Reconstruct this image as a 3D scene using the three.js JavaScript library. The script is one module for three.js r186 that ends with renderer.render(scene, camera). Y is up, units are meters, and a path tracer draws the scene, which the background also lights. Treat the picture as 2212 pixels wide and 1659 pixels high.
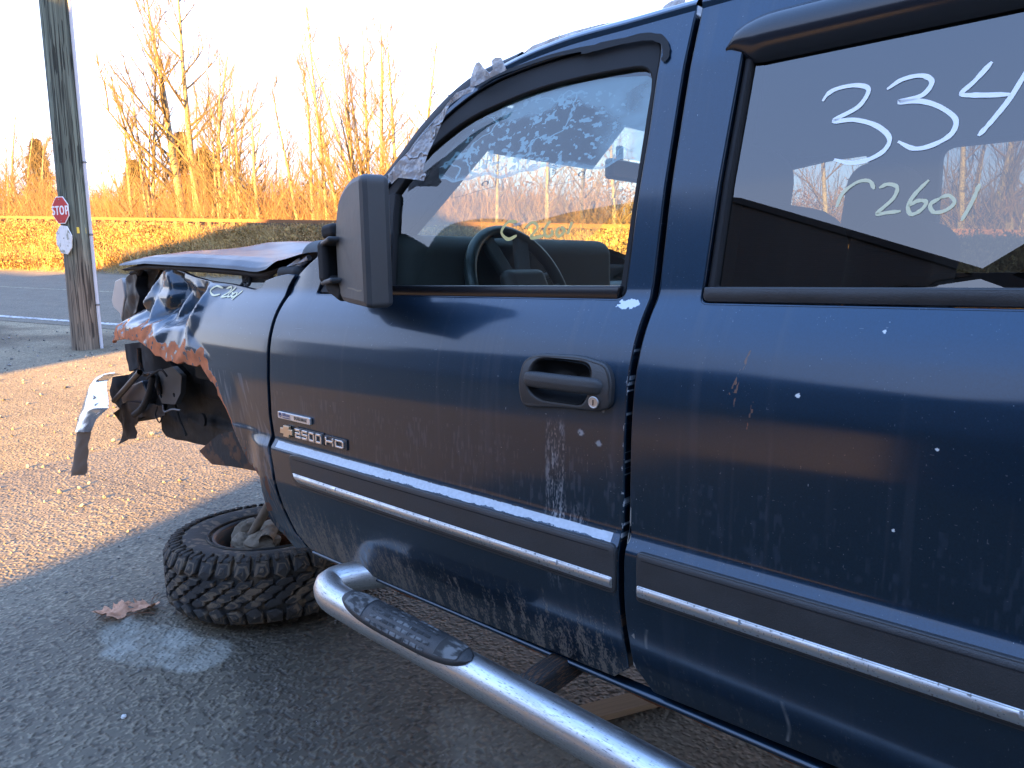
import * as THREE from 'three';
import { mergeGeometries } from 'three/addons/utils/BufferGeometryUtils.js';
import { RoundedBoxGeometry } from 'three/addons/geometries/RoundedBoxGeometry.js';
import { FontLoader } from 'three/addons/loaders/FontLoader.js';
import { TextGeometry } from 'three/addons/geometries/TextGeometry.js';

// ---------------------------------------------------------------- camera, sky, sun, exposure
// World: y up, metres. +X runs towards the tail of the truck, +Z away from its driver's side.
const scene = new THREE.Scene();
const R = THREE.MathUtils.degToRad;
const YAW = R(48.4), PITCH = R(10);
const camera = new THREE.PerspectiveCamera(2 * Math.atan(829.5 / 1530) * 180 / Math.PI, 4 / 3, 0.05, 2000);
camera.position.set(1.70, 1.36, 0.95);
camera.lookAt(1.70 - Math.cos(YAW) * Math.cos(PITCH), 1.36 - Math.sin(PITCH), 0.95 - Math.sin(YAW) * Math.cos(PITCH));
const renderer = new THREE.WebGLRenderer({ antialias: true });
renderer.toneMapping = THREE.LinearToneMapping;
renderer.toneMappingExposure = 11.7;
renderer.shadowMap.enabled = true;

const SUN_EL = R(11.5), SUN_TO = new THREE.Vector3(0.283 * Math.cos(SUN_EL), Math.sin(SUN_EL), 0.952 * Math.cos(SUN_EL)).normalize();
{ // a clear winter sky low in the afternoon: blue overhead, pale near the horizon, warmer round the sun
  const w = 512, h = 256, a = new Float32Array(w * h * 4), d = new THREE.Vector3();
  for (let j = 0; j < h; j++) for (let i = 0; i < w; i++) {
    const el = ((j + 0.5) / h - 0.5) * Math.PI, az = ((i + 0.5) / w - 0.5) * 2 * Math.PI;
    d.set(Math.cos(el) * Math.cos(az), Math.sin(el), Math.cos(el) * Math.sin(az));
    const t = Math.pow(Math.max(0, Math.sin(el)), 0.43), g = Math.pow(Math.max(0, d.dot(SUN_TO)), 5), k = (j * w + i) * 4;
    const hz = [0.273, 0.2633, 0.247], ze = [0.07475, 0.1482, 0.3185], gl = [0.0845, 0.078, 0.065];
    for (let c = 0; c < 3; c++) a[k + c] = hz[c] * (1 - t) + ze[c] * t + gl[c] * g * (1 - 0.5 * t);
    a[k + 3] = 1;
  }
  const sky = new THREE.DataTexture(a, w, h, THREE.RGBAFormat, THREE.FloatType);
  sky.mapping = THREE.EquirectangularReflectionMapping; sky.magFilter = sky.minFilter = THREE.LinearFilter; sky.needsUpdate = true;
  scene.background = sky; scene.environment = sky;
}
const sun = new THREE.DirectionalLight(new THREE.Color().setRGB(1, 0.54, 0.13), 5);
sun.position.copy(SUN_TO).multiplyScalar(120); sun.castShadow = true; sun.shadow.mapSize.set(4096, 4096); sun.shadow.radius = 1.2;
Object.assign(sun.shadow.camera, { left: -60, right: 60, top: 40, bottom: -40, near: 1, far: 300 });
scene.add(sun, sun.target);

// ---------------------------------------------------------------- helpers
function rng(seed) { let s = seed >>> 0; return () => { s = (s + 0x6D2B79F5) | 0; let t = Math.imul(s ^ (s >>> 15), 1 | s); t = (t + Math.imul(t ^ (t >>> 7), 61 | t)) ^ t; return ((t ^ (t >>> 14)) >>> 0) / 4294967296; }; }
function hash(x, y) { let h = Math.imul(x, 374761393) + Math.imul(y, 668265263); h = Math.imul(h ^ (h >>> 13), 1274126177); return ((h ^ (h >>> 16)) >>> 0) / 4294967296; }
function noise(x, y, p = 0) { // value noise; p > 0 makes it repeat
  const xi = Math.floor(x), yi = Math.floor(y), m = (v) => p ? ((v % p) + p) % p : v;
  let u = x - xi, v = y - yi; u = u * u * (3 - 2 * u); v = v * v * (3 - 2 * v);
  const a = hash(m(xi), m(yi)), b = hash(m(xi + 1), m(yi)), c = hash(m(xi), m(yi + 1)), d = hash(m(xi + 1), m(yi + 1));
  return a + (b - a) * u + (c - a) * v + (a - b - c + d) * u * v;
}
function fbm(x, y, o = 4, p = 0) { let s = 0, a = 0.5, n = 0; for (let i = 0; i < o; i++) { s += a * noise(x + 17 * i, y + 31 * i, p); n += a; a /= 2; x *= 2; y *= 2; p *= 2; } return s / n; }
const clamp = (x, a = 0, b = 1) => x < a ? a : x > b ? b : x, lerp = (a, b, t) => a + (b - a) * t;
const sstep = (a, b, x) => { const t = clamp((x - a) / (b - a)); return t * t * (3 - 2 * t); };
const toS = (c) => c <= 0.0031308 ? 12.92 * c : 1.055 * Math.pow(c, 1 / 2.4) - 0.055;
// several textures made in one pass: fn(u, v, i, j) fills o.c (linear colour) and o.m (r, g, b numbers)
function textures(w, h, fn, { data = true, repeat = true } = {}) {
  const a = new Uint8Array(w * h * 4), b = data ? new Uint8Array(w * h * 4) : null, o = { c: [0, 0, 0], m: [0, 0, 0] };
  for (let j = 0; j < h; j++) for (let i = 0; i < w; i++) {
    fn((i + 0.5) / w, (j + 0.5) / h, o);
    const k = (j * w + i) * 4;
    for (let c = 0; c < 3; c++) { a[k + c] = 255 * toS(clamp(o.c[c])) + 0.5; if (b) b[k + c] = 255 * clamp(o.m[c]) + 0.5; }
    a[k + 3] = o.a === undefined ? 255 : 255 * clamp(o.a); if (b) b[k + 3] = 255;
  }
  const make = (arr, srgb) => { const t = new THREE.DataTexture(arr, w, h); t.magFilter = THREE.LinearFilter; t.minFilter = THREE.LinearMipmapLinearFilter; t.generateMipmaps = true; t.wrapS = t.wrapT = repeat ? THREE.RepeatWrapping : THREE.ClampToEdgeWrapping; if (srgb) t.colorSpace = THREE.SRGBColorSpace; t.needsUpdate = true; return t; };
  return [make(a, true), b && make(b, false)];
}
function fit(t, x0, y0, w, h) { t.repeat.set(1 / w, 1 / h); t.offset.set(-x0 / w, -y0 / h); return t; } // uv in metres -> that rectangle

const used = {};
function numbered(n) { const k = used[n] = (used[n] ?? -1) + 1; return k ? n + '_' + String(k).padStart(3, '0') : n; }
function tag(o, label, category, group) { o.userData.label = label; o.userData.category = category; if (group) o.userData.group = group; return o; }
function shade(o) { o.traverse((m) => { if (m.isMesh) m.castShadow = m.receiveShadow = true; }); return o; }
function thing(name, label, category, pos = [0, 0, 0], group) { const o = new THREE.Group(); o.name = numbered(name); o.position.set(...pos); scene.add(o); return tag(o, label, category, group); }
function mesh(name, geo, mat, parent = scene, top = false) { const m = new THREE.Mesh(Array.isArray(geo) ? join(geo) : geo, mat); m.name = parent === scene ? numbered(name) : name; m.castShadow = m.receiveShadow = true; parent.add(m); return m; }
function struct(name, geo, mat) { const m = mesh(name, geo, mat); m.userData.kind = 'structure'; return m; }
function join(list) {
  const l = list.map((g) => { g = g.index ? g.toNonIndexed() : g; const o = new THREE.BufferGeometry(); o.setAttribute('position', g.attributes.position); if (!g.attributes.normal) g.computeVertexNormals(); o.setAttribute('normal', g.attributes.normal); o.setAttribute('uv', g.attributes.uv ?? new THREE.BufferAttribute(new Float32Array(g.attributes.position.count * 2), 2)); return o; });
  return l.length === 1 ? l[0] : mergeGeometries(l);
}
function std(o) { return new THREE.MeshStandardMaterial(o); }
function phy(o) { return new THREE.MeshPhysicalMaterial(o); }
const lin = (r, g, b) => new THREE.Color().setRGB(r, g, b);
function at(geo, x = 0, y = 0, z = 0, rx = 0, ry = 0, rz = 0) { geo.applyMatrix4(new THREE.Matrix4().compose(new THREE.Vector3(x, y, z), new THREE.Quaternion().setFromEuler(new THREE.Euler(rx, ry, rz, 'YXZ')), new THREE.Vector3(1, 1, 1))); return geo; }
const rbox = (w, h, d, r = 0.01, x = 0, y = 0, z = 0, rx = 0, ry = 0, rz = 0) => at(new RoundedBoxGeometry(w, h, d, 3, Math.min(r, w / 2.01, h / 2.01, d / 2.01)), x, y, z, rx, ry, rz);
const V = (p) => new THREE.Vector3(p[0], p[1], p[2]);
function tube(points, r, sides = 10, seg = 0) { return new THREE.TubeGeometry(new THREE.CatmullRomCurve3(points.map(V), false, 'centripetal'), seg || points.length * 8, r, sides, false); }
function rawGeo(pos, idx, uv, nor) { const g = new THREE.BufferGeometry(); g.setAttribute('position', new THREE.Float32BufferAttribute(pos, 3)); g.setAttribute('uv', new THREE.Float32BufferAttribute(uv ?? new Array(pos.length / 3 * 2).fill(0), 2)); if (idx) g.setIndex(idx); if (nor) g.setAttribute('normal', new THREE.Float32BufferAttribute(nor, 3)); else g.computeVertexNormals(); return g; }
// a grid of (nu+1) x (nv+1) points given by fn(u, v) -> [x, y, z, (uvx, uvy)]
function sheet(nu, nv, fn) {
  const pos = [], uv = [], idx = [];
  for (let j = 0; j <= nv; j++) for (let i = 0; i <= nu; i++) { const p = fn(i / nu, j / nv); pos.push(p[0], p[1], p[2]); uv.push(p[3] ?? i / nu, p[4] ?? j / nv); }
  for (let j = 0; j < nv; j++) for (let i = 0; i < nu; i++) { const a = j * (nu + 1) + i, b = a + 1, c = a + nu + 1; idx.push(a, b, c, b, c + 1, c); }
  return rawGeo(pos, idx, uv);
}
function dense(loop, step = 0.02, closed = true) { const o = []; for (let i = 0; i < loop.length - (closed ? 0 : 1); i++) { const a = loop[i], b = loop[(i + 1) % loop.length], n = Math.max(1, Math.ceil(Math.hypot(b[0] - a[0], b[1] - a[1]) / step)); for (let k = 0; k < n; k++) o.push([lerp(a[0], b[0], k / n), lerp(a[1], b[1], k / n)]); } if (!closed) o.push(loop[loop.length - 1]); return o; }
// corners rounded by radius r (number or per-corner list)
function rounded(loop, r, n = 5) { const o = []; loop.forEach((p, i) => { const a = loop[(i + loop.length - 1) % loop.length], b = loop[(i + 1) % loop.length]; let k = Array.isArray(r) ? r[i] : r; const la = Math.hypot(a[0] - p[0], a[1] - p[1]), lb = Math.hypot(b[0] - p[0], b[1] - p[1]); k = Math.min(k, la * 0.48, lb * 0.48); if (k < 1e-4) { o.push(p); return; } const s = [p[0] + (a[0] - p[0]) / la * k, p[1] + (a[1] - p[1]) / la * k], e = [p[0] + (b[0] - p[0]) / lb * k, p[1] + (b[1] - p[1]) / lb * k]; for (let j = 0; j <= n; j++) { const t = j / n, u = 1 - t; o.push([u * u * s[0] + 2 * u * t * p[0] + t * t * e[0], u * u * s[1] + 2 * u * t * p[1] + t * t * e[1]]); } }); return o; }
function spline(loop, n = 6, closed = false) { return new THREE.CatmullRomCurve3(loop.map((p) => new THREE.Vector3(p[0], p[1], 0)), closed, 'centripetal').getPoints(loop.length * n).map((v) => [v.x, v.y]); }
const area = (l) => { let s = 0; for (let i = 0; i < l.length; i++) { const a = l[i], b = l[(i + 1) % l.length]; s += a[0] * b[1] - b[0] * a[1]; } return s / 2; };
function inset(l, d) { const s = area(l) > 0 ? 1 : -1; return l.map((p, i) => { const a = l[(i + l.length - 1) % l.length], b = l[(i + 1) % l.length]; let tx = b[0] - a[0], ty = b[1] - a[1]; const n = Math.hypot(tx, ty) || 1; return [p[0] - s * ty / n * d, p[1] + s * tx / n * d]; }); }
// a pressed sheet: the outline (with holes) cut from the surface z = zf(x, y), with a rolled edge and a lip turned inwards
function panel(outline, holes, zf, { step = [0.03, 0.012], edge = 0.003, lip = 0.015, both = false } = {}) {
  const clean = (l, ccw) => { l = dense(l, 0.03); return (area(l) > 0) === ccw ? l : l.slice().reverse(); };
  const loops = [clean(outline, true), ...holes.map((h) => clean(h, false))];
  const inner = loops.map((l, i) => edge ? inset(l, i ? -edge : edge) : l);
  const c = inner[0].map((p) => new THREE.Vector2(...p)), hs = inner.slice(1).map((h) => h.map((p) => new THREE.Vector2(...p)));
  const flat = inner.flat(), tris = THREE.ShapeUtils.triangulateShape(c, hs);
  const cut = (poly, ax, v) => { const lo = [], hi = []; for (let i = 0; i < poly.length; i++) { const a = poly[i], b = poly[(i + 1) % poly.length], da = a[ax] - v, db = b[ax] - v; if (da <= 0) lo.push(a); if (da >= 0) hi.push(a); if (da * db < 0) { const t = da / (da - db), m = [lerp(a[0], b[0], t), lerp(a[1], b[1], t)]; m[ax] = v; lo.push(m); hi.push(m); } } return [lo, hi]; };
  const pos = [], uv = [], nor = [], idx = [], keys = new Map(), e = 0.0015;
  const vert = (p) => { const k = Math.round(p[0] * 2e5) + '_' + Math.round(p[1] * 2e5); let n = keys.get(k); if (n === undefined) { n = pos.length / 3; keys.set(k, n); const z = zf(p[0], p[1]), nx = (zf(p[0] - e, p[1]) - zf(p[0] + e, p[1])) / (2 * e), ny = (zf(p[0], p[1] - e) - zf(p[0], p[1] + e)) / (2 * e), L = Math.hypot(nx, ny, 1); pos.push(p[0], p[1], z); uv.push(p[0], p[1]); nor.push(nx / L, ny / L, 1 / L); } return n; };
  const strip = (polys, ax) => polys.flatMap((poly) => { const out = [], s = step[ax]; let lo = Infinity, hi = -Infinity; for (const p of poly) { lo = Math.min(lo, p[ax]); hi = Math.max(hi, p[ax]); } let rest = poly; for (let v = (Math.floor(lo / s + 1e-6) + 1) * s; v < hi - 1e-7; v += s) { const [a, b] = cut(rest, ax, v); if (a.length > 2) out.push(a); rest = b; } if (rest.length > 2) out.push(rest); return out; });
  for (const t of tris) for (const poly of strip(strip([t.map((k) => flat[k])], 0), 1)) { const ids = poly.map(vert); for (let k = 1; k + 1 < ids.length; k++) if (ids[0] !== ids[k] && ids[k] !== ids[k + 1] && ids[0] !== ids[k + 1]) idx.push(ids[0], ids[k], ids[k + 1]); }
  loops.forEach((l, n) => { // rolled edge and lip
    const rings = edge ? [[inner[n], 0], [l.map((p, i) => [lerp(inner[n][i][0], p[0], 0.75), lerp(inner[n][i][1], p[1], 0.75)]), edge * 0.3], [l, edge], [l, edge + lip]] : [[l, 0], [l, lip]];
    const base = pos.length / 3, m = l.length;
    rings.forEach(([ring, dz], r) => ring.forEach((p, i) => { const a = l[(i + m - 1) % m], b = l[(i + 1) % m], tx = b[0] - a[0], ty = b[1] - a[1], L = Math.hypot(tx, ty) || 1, s = edge ? [0, 0.7, 1, 1][r] : 1, q = Math.sqrt(Math.max(0, 1 - s * s)); const src = inner[n][i]; pos.push(p[0], p[1], zf(src[0], src[1]) - dz); uv.push(p[0], p[1]); nor.push(ty / L * s, -tx / L * s, q); }));
    for (let r = 0; r + 1 < rings.length; r++) for (let i = 0; i < m; i++) { const a = base + r * m + i, b = base + r * m + (i + 1) % m; idx.push(a, a + m, b, b, a + m, b + m); }
  });
  return rawGeo(pos, idx, uv, nor);
}
// a painted stroke of given width lying on a surface z = zf(x, y)
function stroke(points, width, zf, lift = 0.0012) {
  const c = spline(points, 8), pos = [], idx = [], uv = [];
  c.forEach((p, i) => { const a = c[Math.max(0, i - 1)], b = c[Math.min(c.length - 1, i + 1)], L = Math.hypot(b[0] - a[0], b[1] - a[1]) || 1, t = i / (c.length - 1), w = width * (0.75 + 0.35 * noise(i * 0.35, points.length * 3.1)) * Math.min(1, 0.55 + 6 * Math.min(t, 1 - t)) / 2, nx = -(b[1] - a[1]) / L * w, ny = (b[0] - a[0]) / L * w; for (const s of [1, -1]) { const x = p[0] + nx * s, y = p[1] + ny * s; pos.push(x, y, zf(x, y) + lift); uv.push(t, s); } });
  for (let i = 0; i + 1 < c.length; i++) idx.push(2 * i, 2 * i + 1, 2 * i + 2, 2 * i + 1, 2 * i + 3, 2 * i + 2);
  return rawGeo(pos, idx, uv);
}
function extrude(loop, depth, bevel = 0.002, holes = []) { const s = new THREE.Shape(loop.map((p) => new THREE.Vector2(...p))); for (const h of holes) s.holes.push(new THREE.Path(h.map((p) => new THREE.Vector2(...p)))); return new THREE.ExtrudeGeometry(s, { depth, bevelEnabled: bevel > 0, bevelThickness: bevel, bevelSize: bevel, bevelOffset: -bevel, bevelSegments: 2, curveSegments: 12 }); }
const fontBold = await new FontLoader().loadAsync('fonts/droid/droid_sans_bold.typeface.json');
function letters(text, size, depth, bevel = 0) { const g = new TextGeometry(text, { font: fontBold, size, depth, curveSegments: 5, bevelEnabled: bevel > 0, bevelThickness: bevel, bevelSize: bevel * 0.7, bevelSegments: 2 }); g.computeBoundingBox(); return g; }

// ---------------------------------------------------------------- the setting
// The road runs along E; q is the distance across it (growing away from the yard), s the distance along it.
const EX = 0.9654, EZ = -0.2606, qOf = (X, Z) => -0.2606 * X - 0.9654 * Z, sOf = (X, Z) => EX * X + EZ * Z, XZ = (s, q) => [EX * s - 0.2606 * q, EZ * s - 0.9654 * q];
const bumpy = (X, Z) => 0.02 * (fbm(X * 0.35 + 40, Z * 0.35 + 9, 3) - 0.5);
function rise(q, s) { const t = Math.max(0, Math.min(q, 13.8) - 0.8); return t * (0.046 - 0.00114 * clamp(s, -45, 25)); }
function ground(X, Z) { const q = qOf(X, Z); return rise(q, sOf(X, Z)); }
const bankTop = (s) => 1.80 - 0.034 * clamp(s, -60, 30);
function bank(q, s) { const y0 = rise(13.7, s), y1 = bankTop(s), t = clamp((q - 13.5) / 4.0); if (q > 20) return y1 - 1.5 * sstep(20, 23, q); return lerp(y0 - 0.02, y1, t * t * 0.35 + t * 0.65); }

// asphalt: aggregate in a dark binder; x, z in metres, per > 0 repeats
function asphalt(x, z, o, tone, per = 0) {
  const s = 110, g = noise(x * s, z * s, per * s), g2 = noise(x * s * 2.1 + 5, z * s * 2.1, per * s * 2.1), gl = noise(x * 46 + 3, z * 46, per * 46), m = fbm(x * 5, z * 5, 3, per * 5);
  const stone = sstep(0.52, 0.75, g) * (0.5 + 0.5 * g2) , pit = sstep(0.62, 0.8, noise(x * 70 + 9, z * 70 + 4, per * 70));
  const v = tone * (0.62 + 0.3 * m + 0.75 * stone * (0.5 + gl) - 0.35 * pit), spark = g2 > 0.93 && g > 0.55 ? 0.09 : 0;
  o.c[0] = v * 1.22 + spark; o.c[1] = v * 1.02 + spark; o.c[2] = v * 0.70 + spark * 0.8;
  o.m[0] = 0.35 + 0.45 * stone + 0.2 * gl - 0.35 * pit; o.m[1] = 0.82 + 0.15 * g2; o.m[2] = 0;
}
const [aspMap, aspData] = textures(1024, 1024, (u, v, o) => asphalt(u * 2, v * 2, o, 0.112, 2));
aspMap.repeat.set(0.5, 0.5); aspData.repeat.set(0.5, 0.5);
aspMap.anisotropy = aspData.anisotropy = 8;
const groundMat = std({ map: aspMap, bumpMap: aspData, bumpScale: 0.010, roughness: 0.95, vertexColors: true });
{ // one sheet to the horizon, finer near the camera; its colours are the dry dust, mud and gravel that lie on the yard
  const line = (c) => { const o = []; let d = 0.22; let x = 0; const neg = []; while (x < 460) { o.push(c + x); if (x) neg.unshift(c - x); x += d; d *= x > 9 ? 1.16 : 1.0; } return [...neg, ...o]; };
  const xs = line(-4), zs = line(-1.5), pos = [], uv = [], col = [], idx = [];
  for (const Z of zs) for (const X of xs) {
    const q = qOf(X, Z), s = sOf(X, Z); let y = ground(X, Z);
    const w = fbm(X * 0.5 + 11, Z * 0.5, 4), w2 = fbm(s * 0.22 + 5, q * 1.3 + 3, 4);
    let k = [0.92 + 0.25 * w, 0.9 + 0.24 * w, 0.88 + 0.22 * w];
    if (q > 2.6 && q < 6.2) { const t = sstep(2.6, 3.1, q) * (0.35 + 0.65 * sstep(0.42, 0.6, w2)); const d = [1.75, 1.66, 1.5]; k = k.map((v, i) => lerp(v, d[i], t)); }
    if (q > 3.9 && q < 5.4) { const t = sstep(0.5, 0.62, fbm(s * 0.5 + 50, q * 1.1, 4)) * 0.8; const d = [0.62, 0.53, 0.44]; k = k.map((v, i) => lerp(v, d[i], t)); }
    pos.push(X, y, Z); uv.push(X, Z); col.push(...k);
  }
  const n = xs.length; for (let j = 0; j + 1 < zs.length; j++) for (let i = 0; i + 1 < n; i++) { const a = j * n + i; idx.push(a, a + n, a + 1, a + 1, a + n, a + n + 1); }
  const g = rawGeo(pos, idx, uv); g.setAttribute('color', new THREE.Float32BufferAttribute(col, 3));
  struct('ground', g, groundMat);
}
{ // the asphalt round the truck, with its damp and dry areas and the pale stain beside the wheel
  const x0 = -3.6, z0 = -2.6, w = 5.6, h = 4.2;
  const blob = (x, z, cx, cz, rx, rz, k = 0.35) => { const d = Math.hypot((x - cx) / rx, (z - cz) / rz) + k * (fbm(x * 6 + cx, z * 6 + cz, 4) - 0.5) * 2.2; return 1 - sstep(0.72, 1.02, d); };
  const [map, data] = textures(1792, 1344, (u, v, o) => {
    const x = x0 + u * w, z = z0 + v * h;
    asphalt(x, z, o, 0.112);
    const damp = sstep(0.42, 0.62, fbm(x * 1.3 + 7, z * 1.3 + 2, 4) + 0.1);
    let wet = 0.22 * damp, rg = 0.78;
    // damp ground under and before the truck, with a dry area that keeps its edge
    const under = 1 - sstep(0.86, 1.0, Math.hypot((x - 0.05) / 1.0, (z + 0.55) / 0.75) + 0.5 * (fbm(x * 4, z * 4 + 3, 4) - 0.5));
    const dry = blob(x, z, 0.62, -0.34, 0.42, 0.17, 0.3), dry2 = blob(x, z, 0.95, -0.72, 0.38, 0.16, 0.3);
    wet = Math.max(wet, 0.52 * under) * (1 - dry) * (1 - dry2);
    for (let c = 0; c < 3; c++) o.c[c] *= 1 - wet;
    const dust = Math.max(dry * 0.55, dry2 * 0.7), grit = 0.5 + 0.9 * fbm(x * 60, z * 60, 3);
    const d1 = [0.125, 0.118, 0.100]; for (let c = 0; c < 3; c++) o.c[c] = lerp(o.c[c], d1[c] * grit * 1.1, dust);
    // cement-like stain
    const st = Math.max(blob(x, z, -0.80, 0.05, 0.19, 0.15, 0.42), 0.85 * blob(x, z, -0.66, 0.0, 0.14, 0.13, 0.4), 0.6 * blob(x, z, -0.96, 0.10, 0.17, 0.09, 0.5)) * (1 - 0.55 * sstep(0.45, 0.65, fbm(x * 9 + 3, z * 13, 4)));
    const d2 = [0.26, 0.255, 0.215]; for (let c = 0; c < 3; c++) o.c[c] = lerp(o.c[c], d2[c] * (0.55 + 0.75 * fbm(x * 45, z * 45, 3)), st * 0.85);
    { const w = fbm(x * 0.5 + 11, z * 0.5, 4); for (let c = 0; c < 3; c++) o.c[c] *= 0.92 + 0.25 * w; }
    // thin mud film on the parts under the body
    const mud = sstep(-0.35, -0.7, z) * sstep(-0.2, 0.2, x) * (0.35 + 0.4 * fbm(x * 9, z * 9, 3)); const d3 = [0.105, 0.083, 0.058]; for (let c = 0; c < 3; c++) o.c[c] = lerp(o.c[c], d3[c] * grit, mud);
    rg -= 0.22 * wet; o.m[1] = clamp(rg + 0.2 * (o.m[1] - 0.85) + 0.12 * (dust + st), 0.3, 1);
    const seam = sstep(0.012, 0.004, Math.abs(z + 1.15 + 0.22 * x + 0.04 * (noise(x * 3, 1) - 0.5))); for (let c = 0; c < 3; c++) o.c[c] *= 1 - 0.5 * seam;
  }, { repeat: false });
  fit(map, x0, z0, w, h); fit(data, x0, z0, w, h); map.anisotropy = data.anisotropy = 8;
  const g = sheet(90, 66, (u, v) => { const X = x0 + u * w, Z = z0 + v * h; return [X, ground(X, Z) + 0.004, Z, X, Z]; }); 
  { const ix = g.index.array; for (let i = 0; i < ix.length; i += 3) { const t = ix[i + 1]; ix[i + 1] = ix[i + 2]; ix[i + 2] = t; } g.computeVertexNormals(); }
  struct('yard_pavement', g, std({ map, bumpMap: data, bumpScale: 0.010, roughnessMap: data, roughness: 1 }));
}
function ribbon(q0, q1, s0, s1, lift, ns = 80, nq = 4, wob = 0) { return sheet(ns, nq, (u, v) => { const s = lerp(s0, s1, u), q = lerp(q0, q1, v) + wob * (noise(s * 1.7, v * 7) - 0.5), [X, Z] = XZ(s, q); return [X, rise(q, s) + lift, Z, X, Z]; }); }
const roadMat = std({ map: aspMap, bumpMap: aspData, bumpScale: 0.003, roughness: 0.88, color: lin(0.92, 0.92, 0.94) });
struct('road', ribbon(5.75, 13.75, -140, 90, 0.006, 160, 4, 0.12), roadMat);
const lineMap = textures(256, 256, (u, v, o) => { const k = sstep(0.3, 0.5, fbm(u * 24, v * 24, 4, 24)); o.c = [lerp(0.10, 0.40, k), lerp(0.10, 0.40, k), lerp(0.10, 0.39, k)]; }, { data: false })[0];
struct('road_edge_line', ribbon(6.05, 6.19, -140, 90, 0.010, 200, 1, 0.03), std({ map: lineMap, roughness: 0.7 }));
struct('road_centre_line', ribbon(9.75, 9.86, -140, 90, 0.010, 200, 1, 0.03), std({ map: lineMap, color: lin(0.5, 0.43, 0.25), roughness: 0.7 }));

// ---- the railway bank across the road
const dirtMap = textures(512, 512, (u, v, o) => { const a = fbm(u * 16, v * 16, 5, 16), b = noise(u * 90, v * 90, 90); const k = 0.05 + 0.11 * a + 0.05 * b; o.c = [k * 1.15, k * 0.86, k * 0.5]; o.m = [a * 0.6 + b * 0.4, 0, 0]; });
const bankMat = std({ map: dirtMap[0], bumpMap: dirtMap[1], bumpScale: 0.08, roughness: 1 });
struct('embankment', sheet(220, 26, (u, v) => { const s = lerp(-150, 90, u), q = lerp(13.4, 26, v), [X, Z] = XZ(s, q); return [X, bank(q, s) + 0.12 * (fbm(s * 0.8, q * 0.8, 3) - 0.5) * sstep(13.6, 14.5, q), Z, s * 0.4, q * 0.4]; }), bankMat);
{ // far field behind the bank
  struct('far_field', sheet(20, 6, (u, v) => { const s = lerp(-200, 130, u), q = lerp(25.5, 160, v), [X, Z] = XZ(s, q); return [X, bankTop(s) - 1.52 + 0.02 * (q - 25) * v, Z, s * 0.3, q * 0.3]; }), bankMat);
}
{ // rails on sleepers, rusty
  const rust = std({ color: lin(0.19, 0.085, 0.035), roughness: 0.75, metalness: 0.2 });
  const t = thing('railway_track', 'rusty railway track along the top of the bank', 'railway track');
  const bar = (q) => { const l = []; for (let s = -150; s < 90; s += 4) { const [x0, z0] = XZ(s, q), [x1, z1] = XZ(s + 4, q), y0 = bankTop(s), y1 = bankTop(s + 4); const g = new THREE.BoxGeometry(4.02, 0.14, 0.075); g.rotateZ(Math.atan2(y1 - y0, 4)); g.rotateY(Math.atan2(-(z1 - z0), x1 - x0)); l.push(at(g, (x0 + x1) / 2, (y0 + y1) / 2 + 0.275, (z0 + z1) / 2)); } return l; };
  for (const q of [18.0, 19.45]) mesh('rail', bar(q), rust, t);
  const sl = []; for (let s = -60; s < 30; s += 0.6) { const [x, z] = XZ(s, 18.72); const g = new THREE.BoxGeometry(0.22, 0.16, 2.5); g.rotateY(Math.atan2(-EZ, EX)); sl.push(at(g, x, bankTop(s) + 0.13, z)); }
  mesh('sleeper', sl, std({ color: lin(0.09, 0.06, 0.04), roughness: 0.95 }), t).userData.kind = 'stuff';
  struct('ballast', sheet(200, 6, (u, v) => { const s = lerp(-150, 90, u), q = lerp(17.1, 20.4, v), [X, Z] = XZ(s, q), k = Math.min(v, 1 - v) * 2; return [X, bankTop(s) - 0.1 + 0.24 * sstep(0, 0.5, k), Z, s * 0.8, q * 0.8]; }), std({ map: dirtMap[0], bumpMap: dirtMap[1], bumpScale: 0.1, color: lin(0.75, 0.65, 0.7), roughness: 1 }));
}
// ---- brush on the bank: straw-coloured grass and dry bramble
function blades(seed, n, len, wid, spread, curl) {
  const r = rng(seed), pos = [], idx = [];
  for (let i = 0; i < n; i++) {
    const a = r() * 6.283, x0 = (r() - 0.5) * spread, z0 = (r() - 0.5) * spread, L = len * (0.5 + r() * 0.8), c = Math.cos(a), s = Math.sin(a), lean = curl * (0.3 + r()), w = wid * (0.6 + 0.8 * r()), b = r() * 6.283, k = pos.length / 3;
    for (let j = 0; j <= 3; j++) { const t = j / 3, y = L * t * (1 - 0.25 * lean * t), d = L * lean * t * t, ww = w * (1 - t * 0.9) / 2; pos.push(x0 + c * d - Math.sin(b) * ww, y, z0 + s * d + Math.cos(b) * ww, x0 + c * d + Math.sin(b) * ww, y, z0 + s * d - Math.cos(b) * ww); }
    for (let j = 0; j < 3; j++) idx.push(k + 2 * j, k + 2 * j + 1, k + 2 * j + 2, k + 2 * j + 1, k + 2 * j + 3, k + 2 * j + 2);
  }
  return rawGeo(pos, idx);
}
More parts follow.
